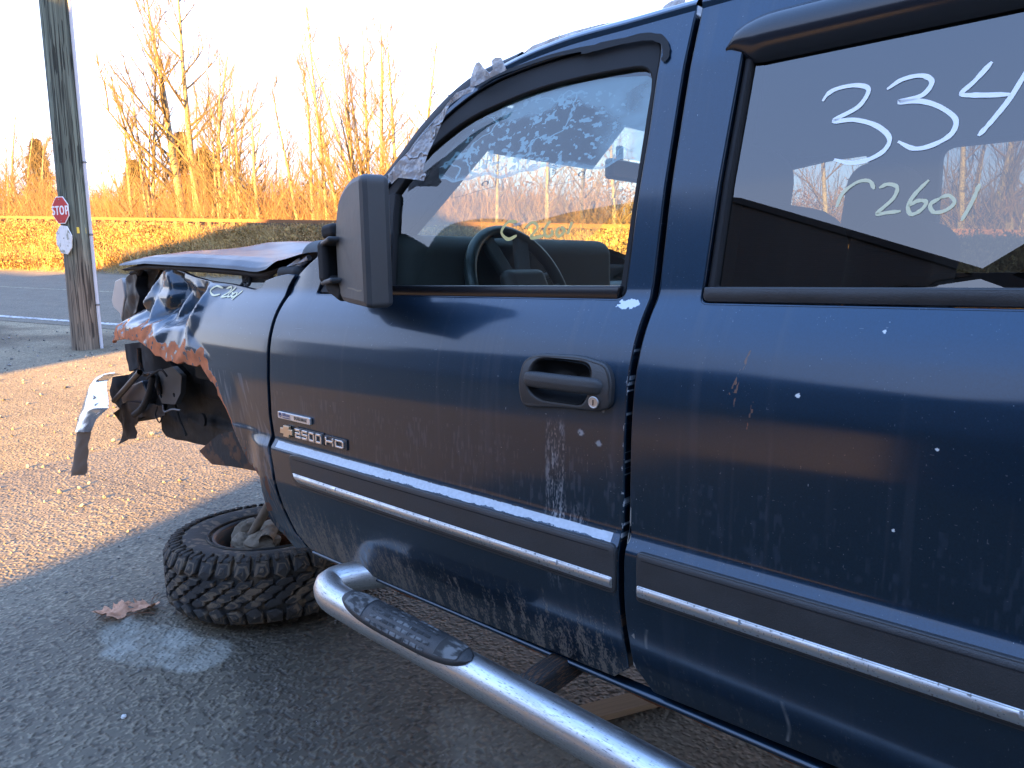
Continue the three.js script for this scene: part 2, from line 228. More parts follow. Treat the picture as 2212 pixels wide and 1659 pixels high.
function leafClump(seed, n, R0, size) { // dry leaves along arching canes
  const r = rng(seed), pos = [], idx = [];
  for (let i = 0; i < n; i++) {
    const a = r() * 6.283, t = r(), rad = R0 * t, y = R0 * (0.25 + 1.1 * Math.sin(Math.min(1, t * 1.1) * 2.2)) * (0.4 + 0.7 * r()), x = Math.cos(a) * rad, z = Math.sin(a) * rad, s = size * (0.5 + r()), m = new THREE.Matrix4().makeRotationFromEuler(new THREE.Euler(r() * 6, r() * 6, r() * 6)), k = pos.length / 3;
    for (const p of [[-0.5, 0, 0], [0, 0.12, -0.32], [0.5, 0, 0], [0, 0.12, 0.32]]) { const v = new THREE.Vector3(...p).multiplyScalar(s).applyMatrix4(m); pos.push(x + v.x, Math.max(0.01, y + v.y), z + v.z); }
    idx.push(k, k + 1, k + 2, k, k + 2, k + 3);
  }
  return rawGeo(pos, idx);
}
function scatter(name, geo, mat, list, label, category) {
  const m = new THREE.InstancedMesh(geo, mat, list.length), M = new THREE.Matrix4(), q = new THREE.Quaternion(), e = new THREE.Euler(), c = new THREE.Color();
  list.forEach((p, i) => { q.setFromEuler(e.set(p.rx || 0, p.ry, p.rz || 0)); M.compose(new THREE.Vector3(p.x, p.y, p.z), q, typeof p.s === 'number' ? new THREE.Vector3(p.s, p.s, p.s) : p.s); m.setMatrixAt(i, M); m.setColorAt(i, c.setRGB(...p.c)); });
  m.name = numbered(name); m.castShadow = m.receiveShadow = true; m.userData.kind = 'stuff'; tag(m, label, category); scene.add(m); return m;
}
{
  const r = rng(5), straw = std({ roughness: 0.9, side: THREE.DoubleSide }), leaf = std({ roughness: 0.85, side: THREE.DoubleSide });
  const A = [[], []], B = [[], []];
  for (let i = 0; i < 46000; i++) {
    const s = -62 + 84 * r(), q = 13.55 + 4.4 * Math.pow(r(), 0.9), [X, Z] = XZ(s, q), w = fbm(s * 0.55 + 3, q * 0.9 + 8, 3), low = sstep(15.2, 13.6, q);
    const bramble = w + 0.20 * sstep(14, 17.5, q) > 0.54, y = bank(q, s) - 0.03 - 0.12 * sstep(16.6, 17.6, q), j = 0.48 + 0.42 * r();
    if (bramble && r() < 0.55) { const k = r(), c = k < 0.5 ? [0.36, 0.21, 0.075] : k < 0.8 ? [0.46, 0.30, 0.10] : [0.20, 0.14, 0.045]; B[i & 1].push({ x: X, y, z: Z, ry: r() * 6.3, s: (0.7 + 0.7 * r()) * (q > 16.8 ? 0.6 : 1), c: c.map((v) => v * j) }); }
    else if (r() < 0.8) { const k = r(), c = k < 0.7 ? [0.60, 0.39, 0.145] : k < 0.9 ? [0.45, 0.28, 0.10] : [0.30, 0.22, 0.085]; A[i & 1].push({ x: X, y, z: Z, ry: r() * 6.3, rx: 0.25 * (r() - 0.3), s: (0.55 + 0.75 * r()) * (q < 14.2 || q > 16.8 ? 0.5 : 1), c: c.map((v) => v * j) }); }
  }
  scatter('dry_grass', blades(11, 11, 0.62, 0.022, 0.3, 0.8), straw, A[0], 'straw-coloured dry grass covering the slope of the railway bank', 'grass');
  scatter('dry_grass', blades(12, 9, 0.48, 0.03, 0.36, 1.1), straw, A[1], 'shorter golden dry grass on the foot of the railway bank', 'grass');
  scatter('bramble', leafClump(13, 70, 0.36, 0.05), leaf, B[0], 'brown dry bramble leaves over the upper railway bank', 'bramble');
  scatter('bramble', leafClump(14, 60, 0.30, 0.042), leaf, B[1], 'rusty bramble clumps among the dry grass of the bank', 'bramble');
}
// ---- bare trees beyond the bank
class Limbs { // tapered tubes gathered in one geometry
  constructor() { this.pos = []; this.nor = []; this.idx = []; this.uv = []; }
  add(pts, rad, sides) {
    const n = pts.length, t = new THREE.Vector3(), u = new THREE.Vector3(), w = new THREE.Vector3(), base = this.pos.length / 3;
    for (let i = 0; i < n; i++) {
      t.subVectors(pts[Math.min(n - 1, i + 1)], pts[Math.max(0, i - 1)]).normalize(); u.set(0, 0, 1); if (Math.abs(t.z) > 0.9) u.set(1, 0, 0); w.crossVectors(t, u).normalize(); u.crossVectors(w, t);
      for (let k = 0; k < sides; k++) { const a = k / sides * 6.2832, c = Math.cos(a), s = Math.sin(a), nx = u.x * c + w.x * s, ny = u.y * c + w.y * s, nz = u.z * c + w.z * s; this.pos.push(pts[i].x + nx * rad[i], pts[i].y + ny * rad[i], pts[i].z + nz * rad[i]); this.nor.push(nx, ny, nz); this.uv.push(k / sides, pts[i].y); }
    }
    for (let i = 0; i + 1 < n; i++) for (let k = 0; k < sides; k++) { const a = base + i * sides + k, b = base + i * sides + (k + 1) % sides; this.idx.push(a, b, a + sides, b, b + sides, a + sides); }
  }
  geo() { return rawGeo(this.pos, this.idx, this.uv, this.nor); }
}
const barkMap = textures(128, 256, (u, v, o) => { const a = fbm(u * 10, v * 26, 4, 0), b = noise(u * 5, v * 40), k = lerp(0.10, 0.30, a) * (b > 0.8 ? 0.5 : 1); o.c = [k * 1.12, k * 0.98, k * 0.66]; }, { data: false })[0];
const bark = std({ map: barkMap, roughness: 0.95 }), twigMat = std({ color: lin(0.125, 0.094, 0.050), roughness: 0.95 });
function bareTree(name, label, seed, X, Z, y0, height, lean, { r0 = 0.13, stems = 1, first = 0.3, branches = 26, blen = 0.34, up = 0.55, twigs = 6, fork = 0 } = {}) {
  const r = rng(seed), t = thing(name, label, 'tree', [X, y0, Z], 'bare trees beyond the railway bank'), T = new Limbs(), C = new Limbs();
  const side = new THREE.Vector3(0.748, 0, -0.664);
  const wander = (from, dir, len, n, jit, upw) => { const p = [from.clone()], d = dir.clone().normalize(); for (let i = 0; i < n; i++) { d.x += (r() - 0.5) * jit; d.z += (r() - 0.5) * jit; d.y += (r() - 0.5) * jit * 0.6 + upw / n; d.normalize(); p.push(p[i].clone().addScaledVector(d, len / n)); } return p; };
  const twig = (p, d, len, depth) => { const dd = d.clone(); dd.x += (r() - 0.5) * 1.3; dd.y += (r() - 0.3) * 0.9; dd.z += (r() - 0.5) * 1.3; const pts = wander(p, dd, len, 4, 0.5, 0.25), rr = 0.003 + 0.0045 * len; C.add(pts, pts.map((_, i) => rr * (1 - 0.75 * i / 4)), 3); if (depth > 0) for (let k = 0; k < 2; k++) twig(pts[1 + Math.floor(r() * 3)], dd, len * (0.4 + 0.3 * r()), depth - 1); };
  const branch = (p, d, len, rad, depth) => { const n = 6, pts = wander(p, d, len, n, 0.34, up); C.add(pts, pts.map((_, i) => Math.max(0.005, rad * (1 - 0.8 * i / n))), rad > 0.03 ? 5 : 4); const dir = pts[n].clone().sub(pts[0]).normalize(); const kids = depth > 0 ? 3 + Math.floor(r() * 3) : 0; for (let k = 0; k < kids; k++) { const i = 1 + Math.floor(r() * (n - 1)), dd = dir.clone(); dd.x += (r() - 0.5) * 1.7; dd.z += (r() - 0.5) * 1.7; dd.y += r() * 0.6; branch(pts[i], dd, len * (0.35 + 0.3 * r()), rad * 0.5, depth - 1); } for (let k = 0; k < twigs; k++) twig(pts[2 + Math.floor(r() * (n - 1))], dir, 0.35 + 0.5 * r(), 1); };
  for (let m = 0; m < stems; m++) {
    const h = height * (m ? 0.6 + 0.35 * r() : 1), dir = new THREE.Vector3(0, 1, 0).addScaledVector(side, (lean + (m ? (r() - 0.5) * 4.2 : 0)) / height), rr = r0 * (m ? 0.6 + 0.3 * r() : 1), n = 14, base = new THREE.Vector3(m ? (r() - 0.5) * 0.7 : 0, -0.2, m ? (r() - 0.5) * 0.7 : 0);
    if (m) { dir.z += (r() - 0.5) * 0.3; }
    const pts = wander(base, dir, h * dir.length(), n, 0.07, 0.0); T.add(pts, pts.map((_, i) => Math.max(0.012, rr * (1 - 0.9 * Math.pow(i / n, 0.9)) * (i ? 1 : 1.25))), 8);
    const nb = m ? Math.ceil(branches * 0.5) : branches;
    for (let k = 0; k < nb; k++) { const f = first + (0.97 - first) * (k + r()) / nb, i = Math.min(n - 1, Math.floor(f * n)), p = pts[i].clone().lerp(pts[i + 1], f * n - i), a = r() * 6.283, len = height * blen * (1.08 - f) * (0.55 + 0.7 * r()) + 0.35, d = new THREE.Vector3(Math.cos(a), 0.45 + 0.7 * f, Math.sin(a)); branch(p, d, len, Math.max(0.010, rr * (1 - 0.85 * f) * 0.42), fork); }
  }
  mesh('trunk', T.geo(), bark, t); mesh('branches', C.geo(), twigMat, t); return t;
}
const treeBase = (X, Z) => bankTop(sOf(X, Z)) - 1.5;
{
  // [X, Z, height of the top, lean to the right] of each tree
  const big = [[-36.313, -16.106, 15.318, -0.303], [-35.875, -16.224, 15.87, 0.051]][0], big2 = [[-36.313, -16.106, 15.318, -0.303], [-35.875, -16.224, 15.87, 0.051]][1];
  bareTree('bare_tree', 'tallest bare tree with a forked pale trunk just right of the utility pole', 101, big[0], big[1], treeBase(big[0], big[1]), big[2] - treeBase(big[0], big[1]), big[3], { r0: 0.30, branches: 20, blen: 0.40, first: 0.2, fork: 2, twigs: 2 });
  bareTree('bare_tree', 'bare tree close behind the forked one with steep upright limbs', 102, big2[0] + 0.8, big2[1], treeBase(big2[0], big2[1]), big2[2] - treeBase(big2[0], big2[1]), big2[3], { r0: 0.25, branches: 18, blen: 0.36, first: 0.25, fork: 2, twigs: 2 });
  const slim = [[-38.62, -14.45, 9.416, -0.101], [-37.285, -14.809, 13.088, 0.221], [-33.277, -15.888, 12.104, 1.571], [-32.473, -16.105, 10.98, 0.417], [-31.15, -16.461, 10.01, 0.122], [-30.044, -16.758, 9.084, 0.399], [-27.415, -17.466, 9.292, -0.576], [-26.493, -17.714, 10.041, -0.891], [-25.823, -17.894, 11.985, -0.369], [-24.967, -18.125, 10.951, -0.83], [-24.423, -18.271, 10.695, -0.349], [-23.744, -18.454, 11.138, -0.026], [-23.031, -18.646, 11.211, -0.011], [-22.287, -18.846, 10.666, 0.001], [-21.312, -19.108, 10.444, 0.181]];
  const say = ['slender bare tree leaning left beside the utility pole', 'tall airy bare tree between the pole and the forked tree', 'tall bare tree with spread limbs right behind the forked tree', 'pale bare tree with a bright base right of the forked tree', 'bare tree with a fan of stems behind the pickup hood', 'small bare tree with dense twigs between the two groups', 'thin leaning bare trunk first of the right-hand row', 'thin bare trunk second of the right-hand row', 'tallest thin bare trunk of the right-hand row', 'thin dark trunk beside the tallest of the right-hand row', 'straight bare tree left of the pickup mirror', 'bare tree above the mirror with spreading upper branches', 'bare tree with twin upper limbs behind the mirror', 'bare tree whose crown spreads left of the windshield pillar', 'bushy bare tree just left of the windshield pillar'];
  slim.forEach((p, i) => { const y = treeBase(p[0], p[1]), multi = [1, 2, 3, 4, 11, 12, 14].includes(i), thin = i >= 6 && i <= 10; bareTree('bare_tree', say[i], 200 + i, p[0], p[1], y, p[2] - y, p[3], { r0: thin ? 0.125 : 0.15, stems: multi ? 4 : 1, first: thin ? 0.25 : 0.25, branches: thin ? 30 : 22, blen: thin ? 0.14 : 0.27, fork: 1, twigs: 2 }); });
  const fill = [[-49.022, -16.826, 8.028, 0.248], [-47.606, -17.208, 8.77, 0.191], [-45.179, -17.861, 10.203, 0.437], [-43.746, -18.246, 10.86, 0.442], [-40.624, -19.087, 11.559, 0.542], [-39.8, -19.308, 9.968, 0.194], [-38.412, -19.682, 10.58, 0.317], [-36.994, -20.064, 9.706, 0.333], [-35.553, -20.452, 8.849, 0.557], [-33.832, -20.915, 8.939, -0.022], [-32.742, -21.208, 10.236, 0.051], [-30.885, -21.708, 10.268, 0.129], [-29.194, -22.163, 10.746, 0.174], [-27.487, -22.623, 10.764, 0.169], [-26.388, -22.918, 10, 0.07]];
  const ord = ['first', 'second', 'third', 'fourth', 'fifth', 'sixth', 'seventh', 'eighth', 'ninth', 'tenth', 'eleventh', 'twelfth', 'thirteenth', 'fourteenth', 'fifteenth'];
  fill.forEach((p, i) => { const y = treeBase(p[0], p[1]); bareTree('bare_sapling', ord[i] + ' from the left of the thin bare saplings standing behind the bare trees', 400 + i, p[0], p[1], y, p[2] - y, p[3], { r0: 0.085, first: 0.2, branches: 18, blen: 0.2, fork: 0, twigs: 3 }).userData.group = 'thin bare saplings behind the trees'; });
  const left = [[-53.669, -12.47, 10.378, 0.749], [-52.111, -12.889, 9.775, 1.086], [-50.415, -13.346, 8.606, 0.527]];
  const sayL = ['bushy bare tree at the left edge of the picture', 'bare tree with fine spreading twigs left of the pole', 'low bare tree close to the left side of the pole'];
  left.forEach((p, i) => { const y = treeBase(p[0], p[1]); bareTree('bare_tree', sayL[i], 240 + i, p[0], p[1], y, p[2] - y, p[3], { r0: 0.15, stems: 4, first: 0.15, branches: 22, blen: 0.32, fork: 1, twigs: 3, up: 0.4 }); });
  const win = [[-17.725, -20.074, 7.633, -0.07], [-15.699, -20.619, 8.074, 0.038], [-14.331, -20.988, 7.605, 0.028], [-13.024, -21.339, 7.62, -0.134], [-10.269, -22.081, 7.171, -0.373], [-7.349, -22.867, 7.688, -0.293], [-6.003, -23.229, 7.789, -0.438], [-2.471, -24.18, 7.828, -0.698], [-1.801, -24.36, 7.615, -0.517], [-1.258, -24.506, 7.779, -0.827]];
  const sayW = ['bare tree seen through the front door window beside the wheel', 'crooked bare tree seen through the front door window centre', 'bare tree with low limbs seen through the right of the front door window', 'bare tree at the rear edge of the front door window', 'bare tree hidden behind the cab pillar', 'bare tree seen through both cab windows behind the seats', 'second bare tree seen through both cab windows', 'pale trunk at the right edge seen through the rear window', 'second pale trunk seen through the rear window', 'third pale trunk seen through the rear window'];
  win.forEach((p, i) => { const y = treeBase(p[0], p[1]); bareTree('bare_tree', sayW[i], 260 + i, p[0], p[1], y, p[2] - y, p[3], { r0: i > 6 ? 0.16 : 0.13, stems: i > 6 ? 2 : 1, first: 0.15, branches: 16, blen: 0.3, fork: 1, twigs: 3 }); });
}
{ // undergrowth: thin stems, and dry leaves, that read as one mass behind the rail
  const r = rng(9), P = [[], []], geo = (seed, n, len) => { const L = new Limbs(), q = rng(seed); for (let i = 0; i < n; i++) { const a = q() * 6.283, d = 0.15 + 0.5 * q(), l = len * (0.5 + 0.6 * q()), p = [], x = (q() - 0.5) * 0.5, z = (q() - 0.5) * 0.5; for (let k = 0; k <= 4; k++) { const t = k / 4; p.push(new THREE.Vector3(x + Math.cos(a) * d * l * t * t + (q() - 0.5) * 0.08, l * t, z + Math.sin(a) * d * l * t * t + (q() - 0.5) * 0.08)); } L.add(p, p.map((_, k) => 0.011 * (1 - 0.8 * k / 4)), 3); for (let m = 0; m < 5; m++) { const o = p[1 + Math.floor(q() * 3)], e = o.clone().add(new THREE.Vector3((q() - 0.5) * 0.8, 0.2 + 0.5 * q(), (q() - 0.5) * 0.8)); L.add([o, o.clone().lerp(e, 0.5), e], [0.006, 0.005, 0.002], 3); } } return L.geo(); };
  for (let i = 0; i < 3800; i++) { const s = -75 + 100 * r(), q = 21 + 17 * Math.pow(r(), 0.8), [X, Z] = XZ(s, q), k = 0.5 + 0.4 * r(), c = r() < 0.6 ? [0.32, 0.19, 0.085] : [0.22, 0.15, 0.09]; const f = 0.5 + 0.9 * fbm(s * 0.16 + 4, q * 0.1, 3); P[i & 1].push({ x: X, y: treeBase(X, Z) - 0.1, z: Z, ry: r() * 6.3, s: (0.6 + 0.5 * r()) * f * 1.25, c: c.map((v) => v * k) }); }
  const m = std({ roughness: 0.95 });
  scatter('undergrowth', geo(31, 13, 3.1), m, P[0], 'tangle of thin bare shrub stems behind the railway', 'undergrowth');
  scatter('undergrowth', geo(32, 10, 4.2), m, P[1], 'taller bare whips standing among the trees behind the railway', 'undergrowth');
  const H = []; for (let i = 0; i < 2600; i++) { const s = -85 + 115 * r(), q = 30 + 22 * r(), [X, Z] = XZ(s, q), k = 0.5 + 0.36 * r(), f = 0.4 + 1.1 * fbm(s * 0.12 + 9, q * 0.08, 3); H.push({ x: X, y: treeBase(X, Z) - 0.2 + 3.2 * f * r(), z: Z, ry: r() * 6.3, s: 1.6 * (0.7 + 0.6 * r()), c: [0.25 * k, 0.15 * k, 0.06 * k] }); }
  scatter('thicket', leafClump(33, 110, 0.8, 0.09), std({ roughness: 0.95, side: THREE.DoubleSide }), H, 'brown leafy thicket far behind the bare trees', 'thicket');
}
function conifer(label, seed, X, Z, y0, h, w) {
  const r = rng(seed), t = thing('conifer_tree', label, 'tree', [X, y0, Z]), L = new Limbs(), p = [], pos = [], idx = [];
  for (let i = 0; i <= 6; i++) p.push(new THREE.Vector3(0, h * i / 6, 0)); L.add(p, p.map((_, i) => 0.2 * (1 - i / 6.5)), 7);
  mesh('trunk', L.geo(), bark, t);
  for (let i = 0; i < 9000; i++) { const f = Math.pow(r(), 0.75), a = r() * 6.283, tier = 0.75 + 0.25 * Math.sin(f * 40 + Math.sin(a * 5 + seed) * 1.5), R1 = w * Math.pow(1 - f, 0.7) * tier * (0.75 + 0.25 * noise(a * 2.2, f * 9)) + 0.1, rad = R1 * Math.sqrt(0.25 + 0.75 * r()), x = Math.cos(a) * rad, z = Math.sin(a) * rad, y = h * (0.06 + 0.94 * f) - 0.3 * rad * r(), m = new THREE.Matrix4().makeRotationFromEuler(new THREE.Euler(r() * 0.9 - 0.2, -a + (r() - 0.5), r() - 0.5)), k = pos.length / 3, s = 0.2 + 0.2 * r(); for (const q of [[0, 0, -0.28], [1, -0.25, 0], [0, 0, 0.28]]) { const v = new THREE.Vector3(...q).multiplyScalar(s).applyMatrix4(m); pos.push(x + v.x, y + v.y, z + v.z); } idx.push(k, k + 1, k + 2); }
  mesh('crown', rawGeo(pos, idx), coniferMat, t); return t;
}
const coniferMat = std({ color: lin(0.10, 0.068, 0.026), roughness: 0.95, side: THREE.DoubleSide });
{
  const c = [[-65.058, -17.686, 10.681, 0.816], [-49.155, -21.966, 9.96, 0.532], [-54.122, -20.63, 8.431, 0.464], [-47.156, -22.505, 8.816, 0.415]], say = ['rounded brown-green conifer left of the pole', 'brownish conifer behind the forked bare tree', 'low dark conifer between the pole and the forked tree', 'short conifer crown right of the forked tree'], w = [2.6, 2.4, 2.3, 2.6];
  c.forEach((p, i) => { const y = treeBase(p[0], p[1]); conifer(say[i], 300 + i, p[0], p[1], y, p[2] - y, w[i]); });
}
// ---- buildings behind the camera: the photograph shows them as reflections in the glass and as the shadow on the yard; the farthest one is added
{
  const siding = textures(256, 256, (u, v, o) => { const k = 0.85 + 0.3 * fbm(u * 8, v * 40, 3, 8); o.c = [0.085 * k, 0.088 * k, 0.095 * k]; o.m = [(v * 16) % 1, 0, 0]; });
  const wall = std({ map: siding[0], bumpMap: siding[1], bumpScale: 0.02, roughness: 0.9 }), roofM = std({ color: lin(0.035, 0.036, 0.04), roughness: 0.9 }), trim = std({ color: lin(0.2, 0.2, 0.2), roughness: 0.7 }), door = std({ color: lin(0.12, 0.13, 0.14), roughness: 0.6 });
  const gable = (name, label, xl, xr, xm, yl, yr, ym, z0, z1, over, turn = 0) => { // turned about its front left corner
    const t = thing(name, label, 'building', [xl + (xm - xl) * Math.cos(turn), 0, z0 - (xm - xl) * Math.sin(turn)]), T = 0.3; t.rotation.y = turn;
    const face = [[xl - xm, 0], [xr - xm, 0], [xr - xm, yr], [0, ym], [xl - xm, yl]];
    mesh('gable_wall', extrude(face, T, 0), wall, t); const back = mesh('gable_wall', extrude(face, T, 0), wall, t); back.position.z = z1 - z0 - T;
    mesh('side_wall', at(new THREE.BoxGeometry(T, yl, z1 - z0 - 2 * T), xl - xm + T / 2, yl / 2, (z1 - z0) / 2), wall, t);
    mesh('side_wall', at(new THREE.BoxGeometry(T, yr, z1 - z0 - 2 * T), xr - xm - T / 2, yr / 2, (z1 - z0) / 2), wall, t);
    for (const [x, y] of [[xl, yl], [xr, yr]]) { const dx = x - xm, dy = y - ym, L = Math.hypot(dx, dy) + over, a = Math.atan2(dy, dx), sx = Math.sign(dx); const g = new THREE.BoxGeometry(L, 0.2, z1 - z0 + 2 * over); g.translate(L / 2, sx * 0.105, 0); mesh('roof', at(g, 0, ym + 0.02, (z1 - z0) / 2, 0, 0, a), roofM, t); }
    const dw = Math.min(4, (xr - xl) * 0.3); mesh('roller_door', rbox(dw, 3.0, 0.08, 0.02, 1.2, 1.5, -0.045), door, t); mesh('door_lintel', rbox(dw + 0.3, 0.18, 0.1, 0.02, 1.2, 3.1, -0.055), trim, t);
    return t;
  };
  gable('workshop_building', 'grey gabled workshop close behind the camera, mirrored in the right of the rear window', 0.14, 11.2, 5.7, 2.95, 2.95, 6.5, 6, 18, 0.25, Math.atan2(0.283, 0.952) + 0.01);
  gable('warehouse_building', 'large dark gabled warehouse mirrored across the truck windows', -16.5, -1.3, -9.6, 6.4, 8.8, 11.6, 20, 40, 0.1);
  gable('added_reflection_block', 'tall dark block added far behind on the left for its reflection in the front door window', -80, -34, -41, 26, 31, 33, 60, 80, 0.1);  // unseen building added so a dark roofline reflects in the front glass
  { const t = thing('shed_building', 'long low flat-roofed shed joined to the left of the warehouse, behind the camera', 'building', [-26.6, 0, 20.5]); mesh('wall', at(new THREE.BoxGeometry(19.6, 6.3, 16), 0, 3.15, 8), wall, t); mesh('roof', at(new THREE.BoxGeometry(19.7, 0.2, 16.3), 0, 6.4, 8), roofM, t); mesh('roller_door', rbox(4, 3.4, 0.1, 0.02, 3, 1.7, -0.06), door, t); }
}
// ---- utility pole with what hangs on it
{
  const wood = textures(512, 1024, (u, v, o) => { const g = 0.5 * fbm(u * 40, v * 5, 4) + 0.5 * fbm(u * 150, v * 9, 3), c = noise(u * 60 + 2 * noise(u * 3, v * 6), v * 11.0), crack = Math.max(sstep(0.78, 0.86, c), sstep(0.74, 0.8, noise(u * 110, v * 26))), base = sstep(0.20, 0.07, v + 0.08 * (fbm(u * 9, v * 5, 3) - 0.5)); const kn = sstep(0.06, 0.03, Math.hypot(((u * 5) % 1) - 0.5, ((v * 9) % 1 - 0.5) * 2) ) * (hash(Math.floor(u * 5), Math.floor(v * 9)) > 0.86 ? 1 : 0); const k = (0.035 + 0.17 * g * g * 1.6) * (0.7 + 0.6 * fbm(u * 6 + 3, v * 5, 4)); const a = [k * 0.88, k * 1.02, k * 0.80], b = [k * 1.75, k * 1.3, k * 0.95]; for (let i = 0; i < 3; i++) o.c[i] = lerp(a[i], b[i], base * 0.8) * (1 - 0.75 * crack) * (1 - 0.6 * kn); o.m = [0.5 + 0.4 * g - 0.7 * crack, 0, 0]; });
  const X = -8.67, Z = -2.28, y0 = ground(X, Z), H = 9.5;
  const t = thing('utility_pole', 'thick weathered wooden utility pole at the roadside', 'utility pole', [X, y0 - 0.12, Z]);
  const lean = -0.010;
  mesh('pole_shaft', at(sheet(40, 60, (u, v) => { const a = u * 6.2832, rad = (0.171 - 0.012 * v * H / 12) * (1 + 0.012 * noise(Math.cos(a) * 9 + 20, Math.sin(a) * 9 + v * 2) + 0.06 * Math.pow(1 - Math.min(1, v * 7), 2) * noise(Math.cos(a) * 3 + 5, Math.sin(a) * 3)); return [Math.cos(a) * rad - v * H * lean * 0.748, v * H, Math.sin(a) * -rad + v * H * lean * 0.664, u * 1, v * 1]; })), std({ map: wood[0], bumpMap: wood[1], bumpScale: 0.012, roughness: 0.95 }), t);
  // cable cover running up its right side
  const rd = new THREE.Vector3(0.748, 0, -0.664), vd = new THREE.Vector3(0.958, 0, 0.285);
  const cov = []; for (let i = 0; i <= 30; i++) { const v = i / 30 * 0.47; const rad = 0.176 - 0.012 * v * H / 12 + 0.012 + 0.02 * Math.max(0, 0.2 - i / 30); cov.push([rd.x * rad * 0.98 + vd.x * 0.03 - v * H * lean * 0.748, v * H + 0.1, rd.z * rad * 0.98 + vd.z * 0.03 + v * H * lean * 0.664]); }
  mesh('cable_cover', tube(cov, 0.021, 8, 40), std({ color: lin(0.42, 0.43, 0.46), roughness: 0.6 }), t);
  const wire = cov.slice(-1).concat([[rd.x * 0.165 - 5.2 * lean * 0.748, 5.2, rd.z * 0.165 + 5.2 * lean * 0.664], [rd.x * 0.162 - 9 * lean * 0.748, 9, rd.z * 0.162 + 9 * lean * 0.664]]); mesh('cable', tube(wire, 0.007, 6, 20), std({ color: lin(0.05, 0.05, 0.05), roughness: 0.7 }), t);
  for (const v of [0.06, 0.16, 0.25]) { const p = cov[Math.round(v / 0.47 * 30)]; mesh('strap', rbox(0.05, 0.025, 0.05, 0.008, p[0], p[1], p[2]), std({ color: lin(0.15, 0.15, 0.15), roughness: 0.5, metalness: 0.6 }), t); }
  // signs: faces turned to the yard entrance
  const n = new THREE.Vector3(0.243, 0, 0.970), ang = Math.atan2(n.x, n.z);
  const oct = (R1) => Array.from({ length: 8 }, (_, i) => [R1 * Math.cos((i + 0.5) * Math.PI / 4), R1 * Math.sin((i + 0.5) * Math.PI / 4)]);
  const place = (o, px) => { o.rotation.set(0, ang, px.roll || 0, 'YXZ'); o.position.set(px.x, px.y, px.z); };
  const ctr = (y) => { const h = y - y0, v = h / H; const off = 0.176; return { x: X - v * H * lean * 0.748 + n.x * off + 0.748 * 0.005, y, z: Z + v * H * lean * 0.664 + n.z * off - 0.664 * 0.005 }; };
  const red = std({ color: lin(0.42, 0.02, 0.02), roughness: 0.5 }), white = std({ color: lin(0.72, 0.72, 0.72), roughness: 0.55 });
  const st = thing('stop_sign', 'small faded red octagonal stop sign on the utility pole', 'sign'); place(st, ctr(1.965));
  mesh('sign_border', extrude(oct(0.180), 0.004, 0.001), white, st); mesh('sign_face', at(extrude(oct(0.168), 0.003, 0.0008), 0, 0, 0.0045), red, st);
  { const g = letters('STOP', 0.098, 0.002); const b = g.boundingBox; g.translate(-(b.min.x + b.max.x) / 2, -0.05, 0); g.scale(1.1, 1.12, 1); mesh('lettering', at(g, 0, 0, 0.0088), white, st); }
  for (const y of [0.13, -0.13]) mesh('bolt', at(new THREE.CylinderGeometry(0.008, 0.008, 0.006, 10).rotateX(Math.PI / 2), 0, y, 0.010), std({ color: lin(0.3, 0.3, 0.3), metalness: 0.7, roughness: 0.5 }), st);
  const worn = textures(256, 256, (u, v, o) => { const s = sstep(0.56, 0.74, fbm(u * 7, v * 9, 5)), m = sstep(0.7, 0.8, noise(u * 50, v * 9)) * 0.4; const k = 0.66 * (1 - 0.5 * s - m * 0.5); o.c = [k, k * 0.99, k * 0.97 - 0.05 * s]; }, { data: false })[0];
  const ws = thing('blank_sign', 'weathered blank white octagonal board under the stop sign', 'sign'); place(ws, { ...ctr(1.60), roll: -0.13 }); ws.position.x += 0.03; 
  const wg = extrude(oct(0.182), 0.006, 0.0015); wg.scale(0.96, 1.04, 1); fit(worn, -0.19, -0.19, 0.38, 0.38); mesh('board', wg, std({ map: worn, roughness: 0.7 }), ws);
  for (const y of [0.02, -0.14]) mesh('bolt', at(new THREE.CylinderGeometry(0.007, 0.007, 0.006, 10).rotateX(Math.PI / 2), 0, y, 0.009), std({ color: lin(0.08, 0.07, 0.06), roughness: 0.7 }), ws);
  const yt = thing('pole_tag', 'small yellow tag nailed to the utility pole', 'tag'); const fd = new THREE.Vector3(0.98, 0, -0.1).normalize(); const vy = 1.72;
  yt.position.set(X + 0.010 * 1.5 * 0.748 + fd.x * 0.166 , vy, Z + fd.z * 0.166 ); yt.rotation.y = Math.atan2(fd.x, fd.z);
  mesh('plate', rbox(0.11, 0.075, 0.004, 0.001), std({ color: lin(0.62, 0.45, 0.05), roughness: 0.5 }), yt);
}

// ---------------------------------------------------------------- the pickup truck
// Truck axes: x towards the tail, y up, z out of the driver's side; the front has sunk a little.
const TILT = 0.0225;
const truck = thing('pickup_truck', 'wrecked dark blue crew-cab pickup truck with a torn rusty front fender', 'pickup truck');
truck.rotation.z = TILT;
const PY = [.40, .50, .55, .60, .66, .70, .74, .78, .860, .868, .888, .896, .95, 1.05, 1.12, 1.16, 1.20, 1.23, 1.255, 1.275, 1.45, 1.65, 1.80, 1.86, 1.90];
const PZ = [-.16, -.09, -.055, -.034, -.014, -.002, .008, .015, .017, .016, .002, .0, .0, -.001, -.006, -.014, -.028, -.044, -.062, -.080, -.114, -.168, -.225, -.262, -.31];
const rawZ = (y) => { if (y <= PY[0]) return PZ[0]; for (let i = 1; i < PY.length; i++) if (y <= PY[i]) return lerp(PZ[i - 1], PZ[i], (y - PY[i - 1]) / (PY[i] - PY[i - 1])); return PZ[PZ.length - 1]; };
